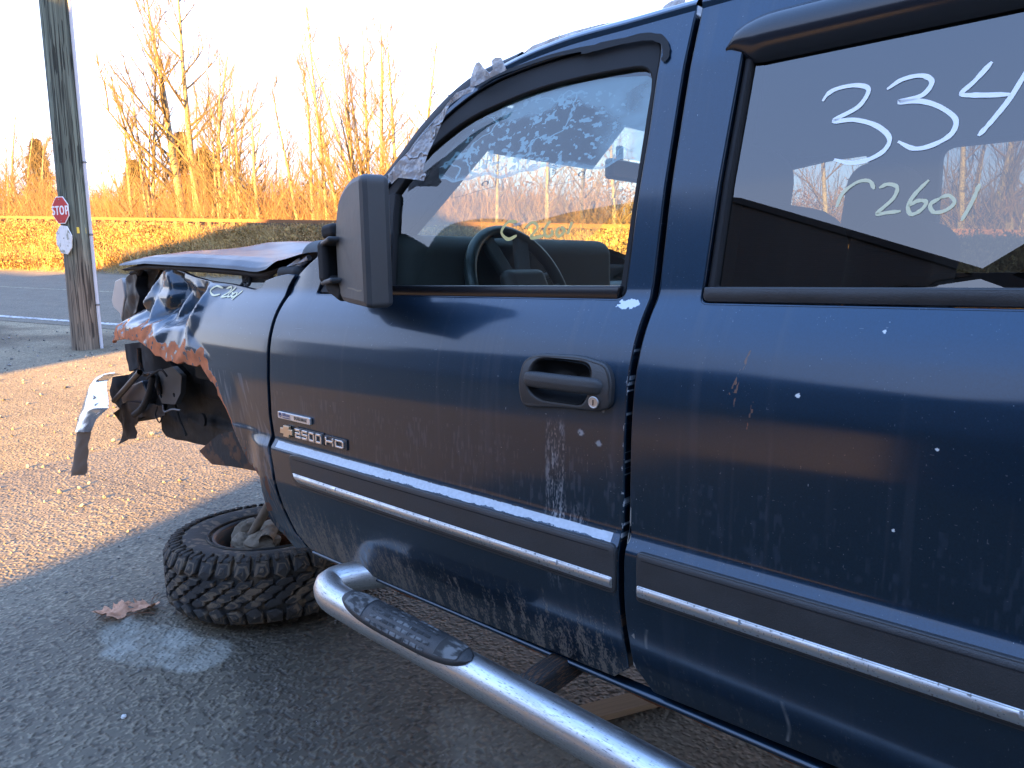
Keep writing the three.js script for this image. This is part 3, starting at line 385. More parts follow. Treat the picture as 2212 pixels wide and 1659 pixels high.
const zTable = Array.from({ length: 1601 }, (_, i) => { const y = 0.4 + i * 0.001, s = y > 0.95 ? 0.016 : y > 0.84 ? 0.0045 : 0.008; let a = 0, n = 0; for (let k = -8; k <= 8; k++) { const w = Math.exp(-k * k / 8); a += w * rawZ(y + k * s / 4); n += w; } return a / n; });
const zs = (x, y) => { const t = clamp((y - 0.4) / 0.001, 0, 1599.99), i = Math.floor(t); return lerp(zTable[i], zTable[i + 1], t - i) - 0.004 * Math.pow(Math.max(0, Math.abs(x - 1.1) - 0.3), 2); };
const off = (d) => (x, y) => zs(x, y) + d;

// ---- paint, dirt, wear
const NAVY = [0.0045, 0.0240, 0.050];
const mixC = (o, c, t) => { for (let i = 0; i < 3; i++) o.c[i] = lerp(o.c[i], c[i], t); };
function paint(o, x, y, seed) { // dark blue metallic lacquer with grit; m = clearcoat, roughness
  const fl = 0.85 + 0.3 * noise(x * 900, y * 900); o.c = NAVY.map((v) => v * fl); let coat = 0.8, rg = 0.46;
  const dust = fbm(x * 30 + seed, y * 30, 4), fine = noise(x * 420 + seed, y * 420);
  const grit = fine > 0.955 && dust > 0.5;
  if (noise(x * 300 + seed * 3, y * 300) > 0.992) { coat = 0.3; }
  o.m = [coat, rg, 0.78]; o.dirt = (c, t, k = 0.8) => { mixC(o, c, t); o.m[0] *= 1 - k * t; o.m[1] = lerp(o.m[1], 0.85, t); o.m[2] *= 1 - t; };
  if (grit) o.dirt([0.2, 0.21, 0.23], 0.4); if (coat < 0.5) o.dirt([0.5, 0.53, 0.56], 0.8);
  const run = noise(x * 150 + seed, y * 7) * noise(x * 37, y * 3 + seed); o.dirt([0.08, 0.085, 0.095], 0.10 * sstep(0.3, 0.8, run), 0.5);
}
function paintMat(x0, y0, w, h, W, H, fn) {
  const [map, data] = textures(W, H, (u, v, o) => fn(x0 + u * w, y0 + v * h, o), { repeat: false });
  fit(map, x0, y0, w, h); fit(data, x0, y0, w, h); map.anisotropy = 8;
  return phy({ map, roughnessMap: data, roughness: 1, clearcoat: 1, clearcoatMap: data, clearcoatRoughness: 0.125, metalnessMap: data, metalness: 1 });
}
const MUD = [0.165, 0.142, 0.115], CHALK = [0.40, 0.43, 0.46];
const doorPaint = paintMat(-0.02, 0.55, 1.20, 1.26, 1536, 1792, (x, y, o) => {
  paint(o, x, y, 3);
  // thrown-up dirt in runs and specks low on the door
  const grain = noise(x * 520, y * 300) * 0.35 + 0.30 * noise(x * 260, y * 90) + 0.35 * noise(x * 90, y * 18), low = sstep(0.80, 0.60, y), near = sstep(0.75, 0.1, x) * low;
  o.dirt(MUD, 0.85 * sstep(0.48 - 0.24 * near, 0.78, grain * (0.55 + 0.55 * low) + 0.1 * fbm(x * 6, y * 3, 3)) * (y < 0.79 ? 1 : 0));
  if (y > 0.895 && y < 1.02) { const g = noise(x * 260, y * 60) * (0.6 + 0.5 * noise(x * 40, y * 8)); o.dirt([0.10, 0.12, 0.15], 0.2 * sstep(0.55, 0.85, g + 0.5 * (1.0 - y)), 0.6); }
  // pale runs under the handle
  for (const [c, w, a, b, k] of [[0.985, 0.020, 1.07, 0.74, 0.9], [0.968, 0.012, 1.07, 0.80, 0.6], [1.035, 0.018, 0.93, 0.76, 0.6], [1.0, 0.03, 0.92, 0.78, 0.7]]) { const d = Math.abs(x - c - 0.012 * (noise(y * 14, c * 50) - 0.5)) / w; if (d < 1 && y < a && y > b) { const g = noise(x * 700, y * 240) * 0.35 + 0.35 * noise(x * 420, y * 55) + 0.3 * noise(x * 130, y * 17); o.dirt(CHALK, k * 0.6 * sstep(0.42, 0.75, g) * sstep(1, 0.5, d) * sstep(b, b + 0.08, y) * sstep(a, a - 0.03, y)); } }
  for (const [a, b, r] of [[1.036, 1.048, 0.0075], [1.072, 1.034, 0.0065], [1.08, 1.09, 0.004]]) { const d = Math.hypot(x - a, y - b) / r + 0.9 * (noise(x * 300, y * 300) - 0.5); o.dirt([0.42, 0.44, 0.46], 0.6 * sstep(1, 0.2, d)); }
  // lacquer peeled off the ledge above the moulding: chalky pale band with a ragged lower edge
  const lowE = 0.8710 + 0.0035 * sstep(0.3, 1.1, x) + 0.006 * (fbm(x * 55, 2, 4) - 0.5) * sstep(0.35, 0.5, x), hiE = 0.8872 + 0.0016 * (fbm(x * 40, 8, 3) - 0.5);
  if (x > 0.052 && x < 1.105 && y > lowE && y < hiE) { o.c = [0.42, 0.46, 0.50].map((v) => v * (0.9 + 0.2 * noise(x * 200, y * 300))); o.m = [0.35, 0.55, 0]; }
  else if (x > 0.05 && x < 1.11 && y >= hiE && y < hiE + 0.004) o.dirt([0.03, 0.028, 0.02], 0.7 * noise(x * 90, y * 90));
  // chips along the rear edge and round the window
  if (x > 1.108 && x < 1.126) { const n = noise(x * 600, y * 190); if (n > 0.74 && x > 1.117 + 0.006 * noise(3, y * 90) && fbm(3, y * 9, 2) > 0.45 && y < 1.2) { o.c = [0.28, 0.30, 0.32]; o.m = [0.1, 0.7, 0]; } if (n < 0.12 && y < 0.9) o.dirt([0.16, 0.08, 0.04], 0.7); }
  { const d = Math.hypot((x - 1.083) / 0.021, (y - 1.2615) / 0.0085) + 0.9 * (fbm(x * 160, y * 160, 3) - 0.5); if (d < 0.95) { o.c = [0.62, 0.65, 0.67]; o.m = [0, 0.8, 0]; } }
  // fine scratches at the front
  for (const [a, b, c2, d2] of [[0.05, 1.16, 0.2, 1.20], [0.08, 1.10, 0.17, 1.19], [0.02, 1.22, 0.16, 1.14], [0.45, 1.16, 0.53, 1.24]]) { const t = clamp(((x - a) * (c2 - a) + (y - b) * (d2 - b)) / ((c2 - a) ** 2 + (d2 - b) ** 2)), d = Math.hypot(x - lerp(a, c2, t), y - lerp(b, d2, t) - 0.006 * Math.sin(t * 5)); if (d < 0.0008) o.dirt([0.25, 0.28, 0.32], 0.4); }
});
const rearPaint = paintMat(1.12, 0.55, 1.20, 1.26, 1536, 1536, (x, y, o) => {
  paint(o, x, y, 8);
  const grain = noise(x * 330, y * 150) * 0.55 + 0.45 * noise(x * 90, y * 22), low = sstep(0.80, 0.60, y);
  o.dirt(MUD, 0.3 * sstep(0.62, 0.85, grain * (0.55 + 0.45 * low)) * (y < 0.79 ? 1 : 0) * sstep(1.9, 1.2, x));
  for (const [c, a, b] of [[1.395, 0.70, 0.625], [1.172, 0.74, 0.70]]) { const d = Math.abs(x - c - 0.004 * Math.sin(y * 60)) / 0.004; if (d < 1 && y < a && y > b) o.dirt([0.3, 0.3, 0.28], 0.5 * (1 - d) * (0.4 + noise(x * 200, y * 60))); }
  if (y > 0.895 && y < 1.0) { const g = noise(x * 240, y * 70) * (0.6 + 0.5 * noise(x * 40, y * 8)); o.dirt([0.08, 0.11, 0.16], 0.13 * sstep(0.55, 0.85, g + 0.5 * (1.0 - y)), 0.5); }
  for (const [a, b, c2, d2] of [[1.315, 1.20, 1.295, 1.14], [1.305, 1.17, 1.30, 1.12], [1.33, 1.13, 1.325, 1.09]]) { const t = clamp(((x - a) * (c2 - a) + (y - b) * (d2 - b)) / ((c2 - a) ** 2 + (d2 - b) ** 2)), d = Math.hypot(x - lerp(a, c2, t), y - lerp(b, d2, t)); if (d < 0.0022 && noise(x * 300, y * 160) > 0.6) o.dirt([0.26, 0.12, 0.06], 0.55); }
  for (const [a, b, r] of [[1.483, 1.235, 0.0024], [1.39, 1.147, 0.003], [1.56, 1.10, 0.002], [1.52, 0.99, 0.002]]) if (Math.hypot(x - a, y - b) < r * (0.7 + 0.6 * noise(x * 900, y * 900))) { o.c = [0.62, 0.62, 0.6]; o.m = [0, 0.8, 0]; }
  if (x < 1.147 && noise(x * 140, y * 60) > 0.8 && y < 0.95) o.dirt([0.4, 0.38, 0.34], 0.6);
});
const plainPaint = phy({ color: lin(...NAVY), roughness: 0.42, metalness: 0.85, clearcoat: 1, clearcoatRoughness: 0.05 });
const rubber = std({ color: lin(0.007, 0.007, 0.008), roughness: 0.8 }), blackGloss = std({ color: lin(0.010, 0.010, 0.012), roughness: 0.3 }), inky = std({ color: lin(0.006, 0.006, 0.007), roughness: 0.9 });
const greyMap = textures(512, 512, (u, v, o) => { const a = fbm(u * 6, v * 6, 4, 6), b = noise(u * 170, v * 170, 170); const k = 0.030 * (0.75 + 0.5 * a) * (0.9 + 0.2 * b); o.c = [k, k * 1.02, k * 1.06]; o.m = [b, 0.40 + 0.2 * a, 0]; });
const plastic = std({ map: greyMap[0], bumpMap: greyMap[1], bumpScale: 0.0002, roughnessMap: greyMap[1], roughness: 1 }); greyMap.forEach((t) => t.repeat.set(5, 5));
const chromeMap = textures(512, 256, (u, v, o) => { const a = fbm(u * 14, v * 9, 4, 0), sp = sstep(0.78, 0.9, noise(u * 120, v * 60)); const k = 0.62 - 0.18 * a - 0.3 * sp; o.c = [k, k, k * 0.99]; o.m = [a, clamp(0.25 + 0.30 * a + 0.4 * sp), 1 - 0.7 * sp]; });
const chromeDull = std({ map: chromeMap[0], roughnessMap: chromeMap[1], metalnessMap: chromeMap[1], roughness: 1, metalness: 1 }); chromeMap.forEach((t) => t.repeat.set(3, 6));
const chrome = std({ color: lin(0.62, 0.63, 0.64), roughness: 0.14, metalness: 1 });
const rustMap = textures(512, 512, (u, v, o) => { const a = fbm(u * 10, v * 10, 5, 10), b = noise(u * 130, v * 130, 130); const k = 0.45 + 0.9 * a; o.c = [0.21 * k, 0.072 * k * (0.8 + 0.4 * b), 0.03 * k]; o.m = [0.6 * a + 0.4 * b, 0, 0]; });
const rusty = std({ map: rustMap[0], bumpMap: rustMap[1], bumpScale: 0.003, roughness: 0.95 }); rustMap.forEach((t) => t.repeat.set(4, 4));
const frameMap = textures(256, 256, (u, v, o) => { const a = fbm(u * 8, v * 8, 5, 8), t = sstep(0.5, 0.65, a); o.c = [lerp(0.018, 0.085, t), lerp(0.016, 0.038, t), lerp(0.015, 0.018, t)]; o.m = [a, 0, 0]; });
const frameMat = std({ map: frameMap[0], bumpMap: frameMap[1], bumpScale: 0.004, roughness: 0.85 }); frameMap.forEach((t) => t.repeat.set(3, 3));
const glassFront = phy({ color: lin(0.80, 0.90, 0.86), transmission: 1, thickness: 0, roughness: 0.0, ior: 1.72 });
const glassRear = phy({ color: lin(0.20, 0.22, 0.225), transmission: 1, thickness: 0, roughness: 0.0, ior: 1.85 });
const chalkWhite = std({ color: lin(0.95, 0.94, 0.92), roughness: 0.8 }), chalkYellow = std({ color: lin(0.66, 0.53, 0.20), roughness: 0.8 }), chalkPale = std({ color: lin(0.72, 0.68, 0.45), roughness: 0.8 });

// ---- front door
const doorOutline = [[0.022, 1.30], [0.022, 1.10], [0.018, 0.95], [0.030, 0.872], [0.040, 0.80], [0.046, 0.70], [0.062, 0.625], [0.100, 0.584], [0.37, 0.586], [0.70, 0.592], [1.085, 0.603], [1.1235, 0.640], [1.1235, 1.05], [1.1235, 1.30], [1.1245, 1.50], [1.1265, 1.752], [0.85, 1.752], [0.72, 1.736], [0.60, 1.702], [0.47, 1.622], [0.36, 1.517], [0.13, 1.362], [0.05, 1.322]];
const winHole = rounded([[0.150, 1.270], [1.070, 1.270], [1.076, 1.55], [1.073, 1.722], [0.834, 1.727], [0.641, 1.706], [0.506, 1.633], [0.397, 1.530], [0.17, 1.325]], [0.01, 0.015, 0, 0.05, 0.1, 0.1, 0.1, 0.1, 0.03]);
const glassShape = rounded([[0.168, 1.286], [1.056, 1.288], [1.063, 1.46], [1.064, 1.668], [0.92, 1.676], [0.79, 1.674], [0.606, 1.643], [0.474, 1.575], [0.413, 1.500], [0.19, 1.322]], [0.01, 0.01, 0, 0.045, 0.08, 0.1, 0.1, 0.1, 0.1, 0.02]);
const bezelShape = rounded([[0.906, 1.076], [0.9, 1.123], [0.906, 1.164], [0.936, 1.175], [1.029, 1.177], [1.084, 1.167], [1.099, 1.141], [1.099, 1.098], [1.074, 1.088], [0.992, 1.085]], [0.02, 0.02, 0.02, 0.02, 0.02, 0.03, 0.02, 0.02, 0.02, 0.02], 6);
const cupShape = rounded([[0.930, 1.164], [0.922, 1.112], [0.948, 1.0965], [1.042, 1.0965], [1.056, 1.120], [1.054, 1.163], [0.99, 1.1675]], 0.02);
const frontDoor = mesh('front_door', panel(doorOutline, [winHole, inset(bezelShape, 0.006)], (x, y) => zs(x, y) - 0.012 * sstep(0.1, 0.0, x) * sstep(1.2, 1.35, y), { step: [0.03, 0.0055] }), doorPaint, truck);
{
  const P = frontDoor;
  mesh('window_seal', panel(inset(winHole, 0.0015), [inset(glassShape, 0.002)], off(-0.007), { edge: 0.004, lip: 0.02, step: [0.03, 0.012] }), rubber, P);
  mesh('window_glass', panel(glassShape, [], off(-0.017), { edge: 0, lip: 0.004, step: [0.05, 0.015] }), glassFront, P);
  mesh('belt_trim', panel(rounded([[0.20, 1.267], [1.058, 1.268], [1.062, 1.292], [0.21, 1.291]], 0.006), [], (x, y) => zs(x, 1.28) + 0.004 - 18 * (y - 1.278) ** 2, { edge: 0.003, lip: 0.02, step: [0.05, 0.004] }), blackGloss, P);
  mesh('corner_cover', panel(rounded([[0.152, 1.272], [0.44, 1.272], [0.415, 1.505], [0.36, 1.49]], 0.015), [], off(-0.004), { step: [0.03, 0.012] }), rubber, P);
  mesh('loose_seal', stroke([[0.899, 1.721], [0.942, 1.723], [0.999, 1.721], [1.04, 1.718], [1.072, 1.705], [1.084, 1.688], [1.087, 1.672], [1.081, 1.667]], 0.014, off(0.0), 0.004), rubber, P);
  mesh('upper_seal', stroke([[0.628, 1.704], [0.677, 1.719], [0.739, 1.725], [0.832, 1.73], [0.942, 1.724], [0.997, 1.719]], 0.009, off(0.0), 0.003), rubber, P);
  // handle
  const bz = mesh('handle_bezel', panel(bezelShape, [cupShape], (x, y) => { const l = Math.min(1, Math.abs(y - 1.131) / 0.045); return zs(x, y) + 0.013 - 0.006 * l * l; }, { edge: 0.005, lip: 0.016, step: [0.012, 0.01] }), plastic, P);
  const cup = dense(cupShape, 0.01), cc = [0.99, 1.132];
  const ring = (k, z) => cup.map((p) => [lerp(cc[0], p[0], k), lerp(cc[1], p[1], k), zs(p[0], p[1]) + z]);
  const rings = [ring(1, 0.010), ring(0.97, -0.012), ring(0.85, -0.030), ring(0.5, -0.038), ring(0.02, -0.039)], pos = [], idx = [];
  rings.flat().forEach((p) => pos.push(...p)); const n = cup.length; for (let r = 0; r < 4; r++) for (let i = 0; i < n; i++) { const a = r * n + i, b = r * n + (i + 1) % n; idx.push(a, b, a + n, b, b + n, a + n); }
  mesh('handle_cup', rawGeo(pos, idx), plastic, P);
  const lv = sheet(28, 16, (u, v) => { const x = lerp(0.9125, 1.084, u), a = v * 6.2832, e = Math.pow(1 - Math.pow(Math.abs(2 * u - 1), 9), 0.5), yc = lerp(1.1305, 1.1295, u), h = 0.0145 * lerp(0.25, 1, e), d = 0.011 * lerp(0.2, 1, e); const ca = Math.cos(a), sa = Math.sin(a), sq = (t) => Math.sign(t) * Math.pow(Math.abs(t), 0.75); return [x, yc + h * sq(sa), zs(x, yc) + 0.013 + d * sq(ca) - 0.004 * Math.pow(2 * u - 1, 2)]; });
  mesh('handle_lever', lv, plastic, P);
  mesh('lock_cylinder', [at(new THREE.CylinderGeometry(0.0085, 0.0095, 0.008, 20).rotateX(Math.PI / 2), 1.0685, 1.1045, zs(1.07, 1.1) + 0.011), at(new THREE.TorusGeometry(0.0088, 0.0016, 8, 20), 1.0685, 1.1045, zs(1.07, 1.1) + 0.014)], chromeDull, P);
  mesh('key_slot', rbox(0.002, 0.009, 0.002, 0.0004, 1.0685, 1.1045, zs(1.07, 1.1) + 0.0148), inky, P);
  // moulding
  const mo = (name, loop, o, m, r, st) => mesh(name, panel(rounded(loop, r), [], off(o), { edge: 0.003, lip: 0.006, step: st || [0.06, 0.006] }), m, P);
  mo('side_moulding', [[0.128, 0.8635], [0.140, 0.800], [0.168, 0.7835], [1.1205, 0.7885], [1.1245 - 0.004, 0.8735], [0.16, 0.8695]], 0.0055, plastic, 0.012);
  mesh('moulding_groove', stroke([[0.150, 0.8565], [0.4, 0.8585], [0.8, 0.8605], [1.108, 0.8625]], 0.0022, off(0.0058), 0.0003), inky, P);
  mesh('moulding_groove', stroke([[0.175, 0.7905], [0.5, 0.7915], [0.8, 0.793], [1.112, 0.794]], 0.0026, off(0.0058), 0.0003), inky, P);
  mesh('chrome_strip', panel(rounded([[0.143, 0.8195], [0.168, 0.7975], [1.1155, 0.7985], [1.1155, 0.8185]], 0.004), [], (x, y) => zs(x, y) + 0.0105 - 45 * (y - 0.809) ** 2, { edge: 0.002, lip: 0.006, step: [0.06, 0.0025] }), chromeDull, P);
  // badges
  const plate = mesh('engine_badge', extrude(rounded([[0.0645, 0.9505], [0.2145, 0.9505], [0.2145, 0.9685], [0.0645, 0.9685]], 0.004), 0.0035, 0.0012), std({ color: lin(0.60, 0.61, 0.62), roughness: 0.35, metalness: 0.7 }), P); plate.position.z = 0.0005;
  const ink = (c) => std({ color: lin(...c), roughness: 0.5 });
  const put = (txt, size, x, y, m, name, dz, parent, sx = 1) => { const g = letters(txt, size, 0.0004); g.scale(sx, 1, 1); return mesh(name, at(g, x, y, dz), m, parent); };
  put('Allison', 0.0085, 0.088, 0.9585, ink([0.02, 0.05, 0.16]), 'lettering', 0.0052, P, 0.95); put('Transmission', 0.0034, 0.0885, 0.9535, ink([0.03, 0.06, 0.16]), 'lettering', 0.0052, P, 1.15); put('DURAMAX', 0.0088, 0.1425, 0.9555, ink([0.01, 0.012, 0.014]), 'lettering', 0.0052, P, 0.98);
  mesh('round_emblem', [at(new THREE.TorusGeometry(0.0053, 0.001, 6, 20), 0.0775, 0.9605, 0.0052), at(new THREE.TorusGeometry(0.0022, 0.0008, 6, 14), 0.0775, 0.9615, 0.0052)], ink([0.02, 0.05, 0.16]), P);
  const silver = std({ color: lin(0.66, 0.65, 0.64), roughness: 0.3, metalness: 0.85 }), backing = std({ color: lin(0.03, 0.032, 0.036), roughness: 0.4 });
  const bow = [[-0.0305, -0.0085], [-0.0135, -0.0085], [-0.0165, -0.0175], [0.0115, -0.0175], [0.0145, -0.0085], [0.0285, -0.0085], [0.0305, 0.0085], [0.0135, 0.0085], [0.0165, 0.0175], [-0.0115, 0.0175], [-0.0145, 0.0085], [-0.0285, 0.0085]].map(([x, y]) => [x * 0.98, y * 0.86]);
  mesh('emblem', [at(extrude(bow, 0.005, 0.0015), 0.1035, 0.9195, 0.001)], std({ color: lin(0.62, 0.46, 0.30), roughness: 0.35, metalness: 0.6 }), P);
  mesh('badge_backing', [at(extrude(rounded([[0.140, 0.906], [0.268, 0.906], [0.268, 0.9365], [0.146, 0.9365], [0.140, 0.926]], 0.004), 0.002, 0.0008), 0, 0, 0.0005), at(extrude(rounded([[0.271, 0.908], [0.3615, 0.908], [0.3615, 0.9345], [0.271, 0.9345]], 0.004), 0.002, 0.0008), 0, 0, 0.0005)], backing, P);
  // squared-off numerals and letters, each one a piece
  const W = 0.0262, Ht = 0.0245, S = 0.0056;
  const box = (x, y, w, h) => rbox(w, h, 0.004, 0.0011, x + w / 2, y + h / 2, 0.005);
  const glyph = { 2: (x, y) => [box(x, y + Ht - S, W, S), box(x + W - S, y + Ht / 2, S, Ht / 2), box(x, y + Ht / 2 - S / 2, W, S), box(x, y, S, Ht / 2), box(x, y, W, S)], 5: (x, y) => [box(x, y + Ht - S, W, S), box(x, y + Ht / 2, S, Ht / 2), box(x, y + Ht / 2 - S / 2, W, S), box(x + W - S, y, S, Ht / 2), box(x, y, W, S)], 0: (x, y) => [box(x, y + Ht - S, W, S), box(x, y, W, S), box(x, y, S, Ht), box(x + W - S, y, S, Ht)] };
  [...'2500'].forEach((ch, i) => mesh('numeral', glyph[ch](0.1445 + i * 0.0305, 0.909), silver, P));
  const w2 = 0.0345, h2 = 0.0195, s2 = 0.0054; const b2 = (x, y, w, h) => rbox(w, h, 0.004, 0.0011, x + w / 2, y + h / 2, 0.005);
  mesh('letter', [b2(0.278, 0.9115, s2, h2), b2(0.278 + w2 - s2, 0.9115, s2, h2), b2(0.278, 0.9115 + h2 / 2 - s2 / 2, w2, s2)], silver, P);
  mesh('letter', [b2(0.3185, 0.9115, s2, h2), b2(0.3185, 0.9115, w2 - 0.004, s2 * 0.8), b2(0.3185, 0.9115 + h2 - s2 * 0.8, w2 - 0.004, s2 * 0.8), b2(0.3185 + w2 - s2, 0.9138, s2, h2 - 0.0046)], silver, P);
  // yellow marker numbers on the glass
  const gw = 0.007, gl = off(-0.017);
  for (const s of [[[0.792, 1.415], [0.768, 1.415], [0.754, 1.397], [0.773, 1.382], [0.796, 1.388]], [[0.815, 1.402], [0.834, 1.411], [0.847, 1.402], [0.833, 1.383], [0.867, 1.385]], [[0.877, 1.412], [0.865, 1.396], [0.872, 1.383], [0.885, 1.387], [0.882, 1.395]], [[0.9, 1.399], [0.894, 1.389], [0.902, 1.382], [0.913, 1.392], [0.903, 1.4]], [[0.929, 1.407], [0.921, 1.385]]]) mesh('marker_stroke', stroke(s, gw, gl), chalkYellow, P);
}
// ---- rear door
const rearOutline = [[1.1345, 1.50], [1.1335, 1.05], [1.1335, 0.650], [1.165, 0.606], [1.45, 0.614], [1.78, 0.622], [1.93, 0.80], [2.06, 0.95], [2.14, 1.05], [2.15, 1.30], [2.14, 1.752], [1.1365, 1.752]];
const rearHole = rounded([[1.2125, 1.266], [2.085, 1.266], [2.06, 1.700], [1.228, 1.700]], [0.014, 0.03, 0.06, 0.05]);
const rearGlass = rounded([[1.229, 1.287], [2.07, 1.287], [2.045, 1.688], [1.241, 1.688]], [0.008, 0.03, 0.05, 0.05]);
const rearDoor = mesh('rear_door', panel(rearOutline, [rearHole], off(0), { step: [0.04, 0.0055] }), rearPaint, truck);
{
  const P = rearDoor;
  mesh('window_seal', panel(inset(rearHole, 0.0015), [inset(rearGlass, 0.002)], off(-0.006), { edge: 0.005, lip: 0.02, step: [0.04, 0.012] }), rubber, P);
  mesh('window_glass', panel(rearGlass, [], off(-0.015), { edge: 0, lip: 0.004, step: [0.05, 0.015] }), glassRear, P);
  mesh('belt_trim', panel(rounded([[1.2145, 1.267], [2.083, 1.267], [2.08, 1.290], [1.2155, 1.290]], [0.012, 0.006, 0.006, 0.003]), [], (x, y) => zs(x, 1.28) + 0.005 - 20 * (y - 1.278) ** 2, { edge: 0.003, lip: 0.02, step: [0.05, 0.004] }), plastic, P);
  // rain guard over the window
  mesh('rain_guard', sheet(60, 14, (u, v) => { const s = u * 0.95, x = 1.196 + s, k = Math.min(1, s / 0.075), c = Math.sqrt(1 - (1 - k) ** 2), top = lerp(1.662, 1.706, c), bot = lerp(1.655, 1.630, Math.min(1, s / 0.05)), y = lerp(top, bot, v), bulge = (0.016 * Math.pow(Math.sin(Math.PI * Math.pow(v, 0.8)), 0.8) + 0.002) * c; return [x, y, zs(x, y) + lerp(0.003, -0.012, v * v) + bulge]; }), std({ color: lin(0.014, 0.016, 0.022), roughness: 0.16 }), P);
  const mo = (name, loop, o, m, r) => mesh(name, panel(rounded(loop, r), [], off(o), { edge: 0.003, lip: 0.006, step: [0.06, 0.006] }), m, P);
  mo('side_moulding', [[1.160, 0.7895], [1.90, 0.7925], [2.0, 0.876], [1.160, 0.8735]], 0.0055, plastic, 0.008);
  mesh('moulding_groove', stroke([[1.170, 0.862], [1.4, 0.8628], [1.7, 0.864], [1.97, 0.865]], 0.0022, off(0.0058), 0.0003), inky, P);
  mesh('moulding_groove', stroke([[1.165, 0.7945], [1.4, 0.795], [1.7, 0.796], [1.9, 0.797]], 0.0026, off(0.0058), 0.0003), inky, P);
  mesh('chrome_strip', panel(rounded([[1.1625, 0.7985], [1.90, 0.7995], [1.92, 0.8195], [1.1625, 0.8185]], 0.003), [], (x, y) => zs(x, y) + 0.0105 - 45 * (y - 0.809) ** 2, { edge: 0.002, lip: 0.006, step: [0.06, 0.0025] }), chromeDull, P);
  const g2 = off(-0.015);
  for (const s of [[[1.354, 1.555], [1.361, 1.565], [1.374, 1.57], [1.402, 1.569], [1.415, 1.561], [1.406, 1.54], [1.374, 1.524], [1.402, 1.521], [1.434, 1.507], [1.451, 1.488], [1.447, 1.474], [1.428, 1.463], [1.405, 1.461], [1.382, 1.468]], [[1.439, 1.557], [1.457, 1.567], [1.482, 1.567], [1.493, 1.557], [1.485, 1.542], [1.456, 1.537], [1.484, 1.533], [1.509, 1.52], [1.527, 1.501], [1.524, 1.485], [1.504, 1.473], [1.483, 1.471], [1.462, 1.483]], [[1.558, 1.57], [1.541, 1.548], [1.529, 1.535], [1.548, 1.53], [1.582, 1.525]], [[1.597, 1.555], [1.583, 1.522], [1.567, 1.496], [1.554, 1.478]]]) mesh('chalk_stroke', stroke(s, 0.0066, g2), chalkWhite, P);
  for (const s of [[[1.44, 1.422], [1.433, 1.433], [1.419, 1.434], [1.4, 1.42], [1.393, 1.401]], [[1.446, 1.423], [1.456, 1.427], [1.468, 1.422], [1.466, 1.409], [1.447, 1.388], [1.459, 1.389], [1.476, 1.39]], [[1.505, 1.428], [1.49, 1.41], [1.484, 1.395], [1.489, 1.385], [1.5, 1.39], [1.505, 1.4], [1.495, 1.402], [1.485, 1.396]], [[1.521, 1.404], [1.51, 1.396], [1.515, 1.386], [1.529, 1.388], [1.537, 1.397], [1.53, 1.406], [1.52, 1.404]], [[1.562, 1.418], [1.556, 1.396], [1.547, 1.373]]]) mesh('marker_stroke', stroke(s, 0.0052, g2), chalkPale, P);
}
// ---- door headers: the upper part of the doors that wraps into the roof
const headPath = [[0.02, 1.322, -0.118], [0.13, 1.364, -0.118], [0.36, 1.519, -0.143], [0.47, 1.624, -0.165], [0.60, 1.705, -0.187], [0.72, 1.739, -0.198], [0.85, 1.7545, -0.203], [1.0, 1.7545, -0.2035], [1.1265, 1.7545, -0.2035]];
function header(path, inw = 1) { // cross-section rolls up and inwards from the door frame
  const c = new THREE.CatmullRomCurve3(path.map(V), false, 'centripetal'), sec = [[-0.012, 0.0], [0.0, 0.001], [0.009, -0.008], [0.016, -0.025], [0.019, -0.052], [0.020, -0.088], [0.019, -0.125]];
  return sheet(70, 24, (u, v) => { const p = c.getPoint(u), t = c.getTangent(u), L = Math.hypot(t.x, t.y), nx = -t.y / L, ny = t.x / L, f = v * (sec.length - 1), i = Math.min(sec.length - 2, Math.floor(f)), k = f - i, sm = (a, b) => lerp(a, b, k), d = sm(sec[i][0], sec[i + 1][0]), z = sm(sec[i][1], sec[i + 1][1]); return [p.x + nx * d, p.y + ny * d, p.z + z * inw, p.x, p.y + d + z]; });
}
mesh('front_header', header(headPath), plainPaint, truck);
mesh('rear_header', header([[1.137, 1.7545, -0.2035], [1.4, 1.7545, -0.2035], [1.8, 1.7545, -0.2035], [2.14, 1.752, -0.206]]), plainPaint, truck);
// roof, pillars on the far side, windshield
const FAR = -1.90; // inner side of the far doors
mesh('roof', sheet(30, 30, (u, v) => { const z = lerp(-0.30, FAR + 0.30, v), k = 1 - Math.pow(Math.abs(v - 0.5) * 2, 2.6), x = lerp(0.60 + 0.10 * (1 - k), 2.14, u), f = sstep(0, 0.18, u); return [x, 1.770 + 0.030 * k * f + 0.004 * f, z]; }), plainPaint, truck);
mesh('far_header', sheet(30, 6, (u, v) => [lerp(0.60, 2.14, u), lerp(1.772, 1.735, v * v), lerp(FAR + 0.32, FAR + 0.03, v)]), plainPaint, truck);
mesh('headliner', sheet(12, 12, (u, v) => [lerp(0.50, 2.14, u), 1.715 + 0.03 * Math.sin(Math.PI * v), lerp(-0.22, FAR + 0.02, v)]), std({ color: lin(0.09, 0.092, 0.095), roughness: 0.95, side: THREE.DoubleSide }), truck);
const ws = (u, v) => { const z = lerp(-0.165, FAR + 0.165, v), k = 4 * v * (1 - v), x = lerp(0.02, 0.60, u), y = lerp(1.345, 1.755, u); return [x - 0.16 * k * (1 - 0.55 * u), y + 0.035 * k, z + (0.11 * u) * (v < 0.5 ? -1 : 1) * (1 - k)]; };
mesh('windshield', sheet(24, 30, ws), phy({ color: lin(0.85, 0.93, 0.90), transmission: 1, thickness: 0, roughness: 0.0, ior: 1.5 }), truck);
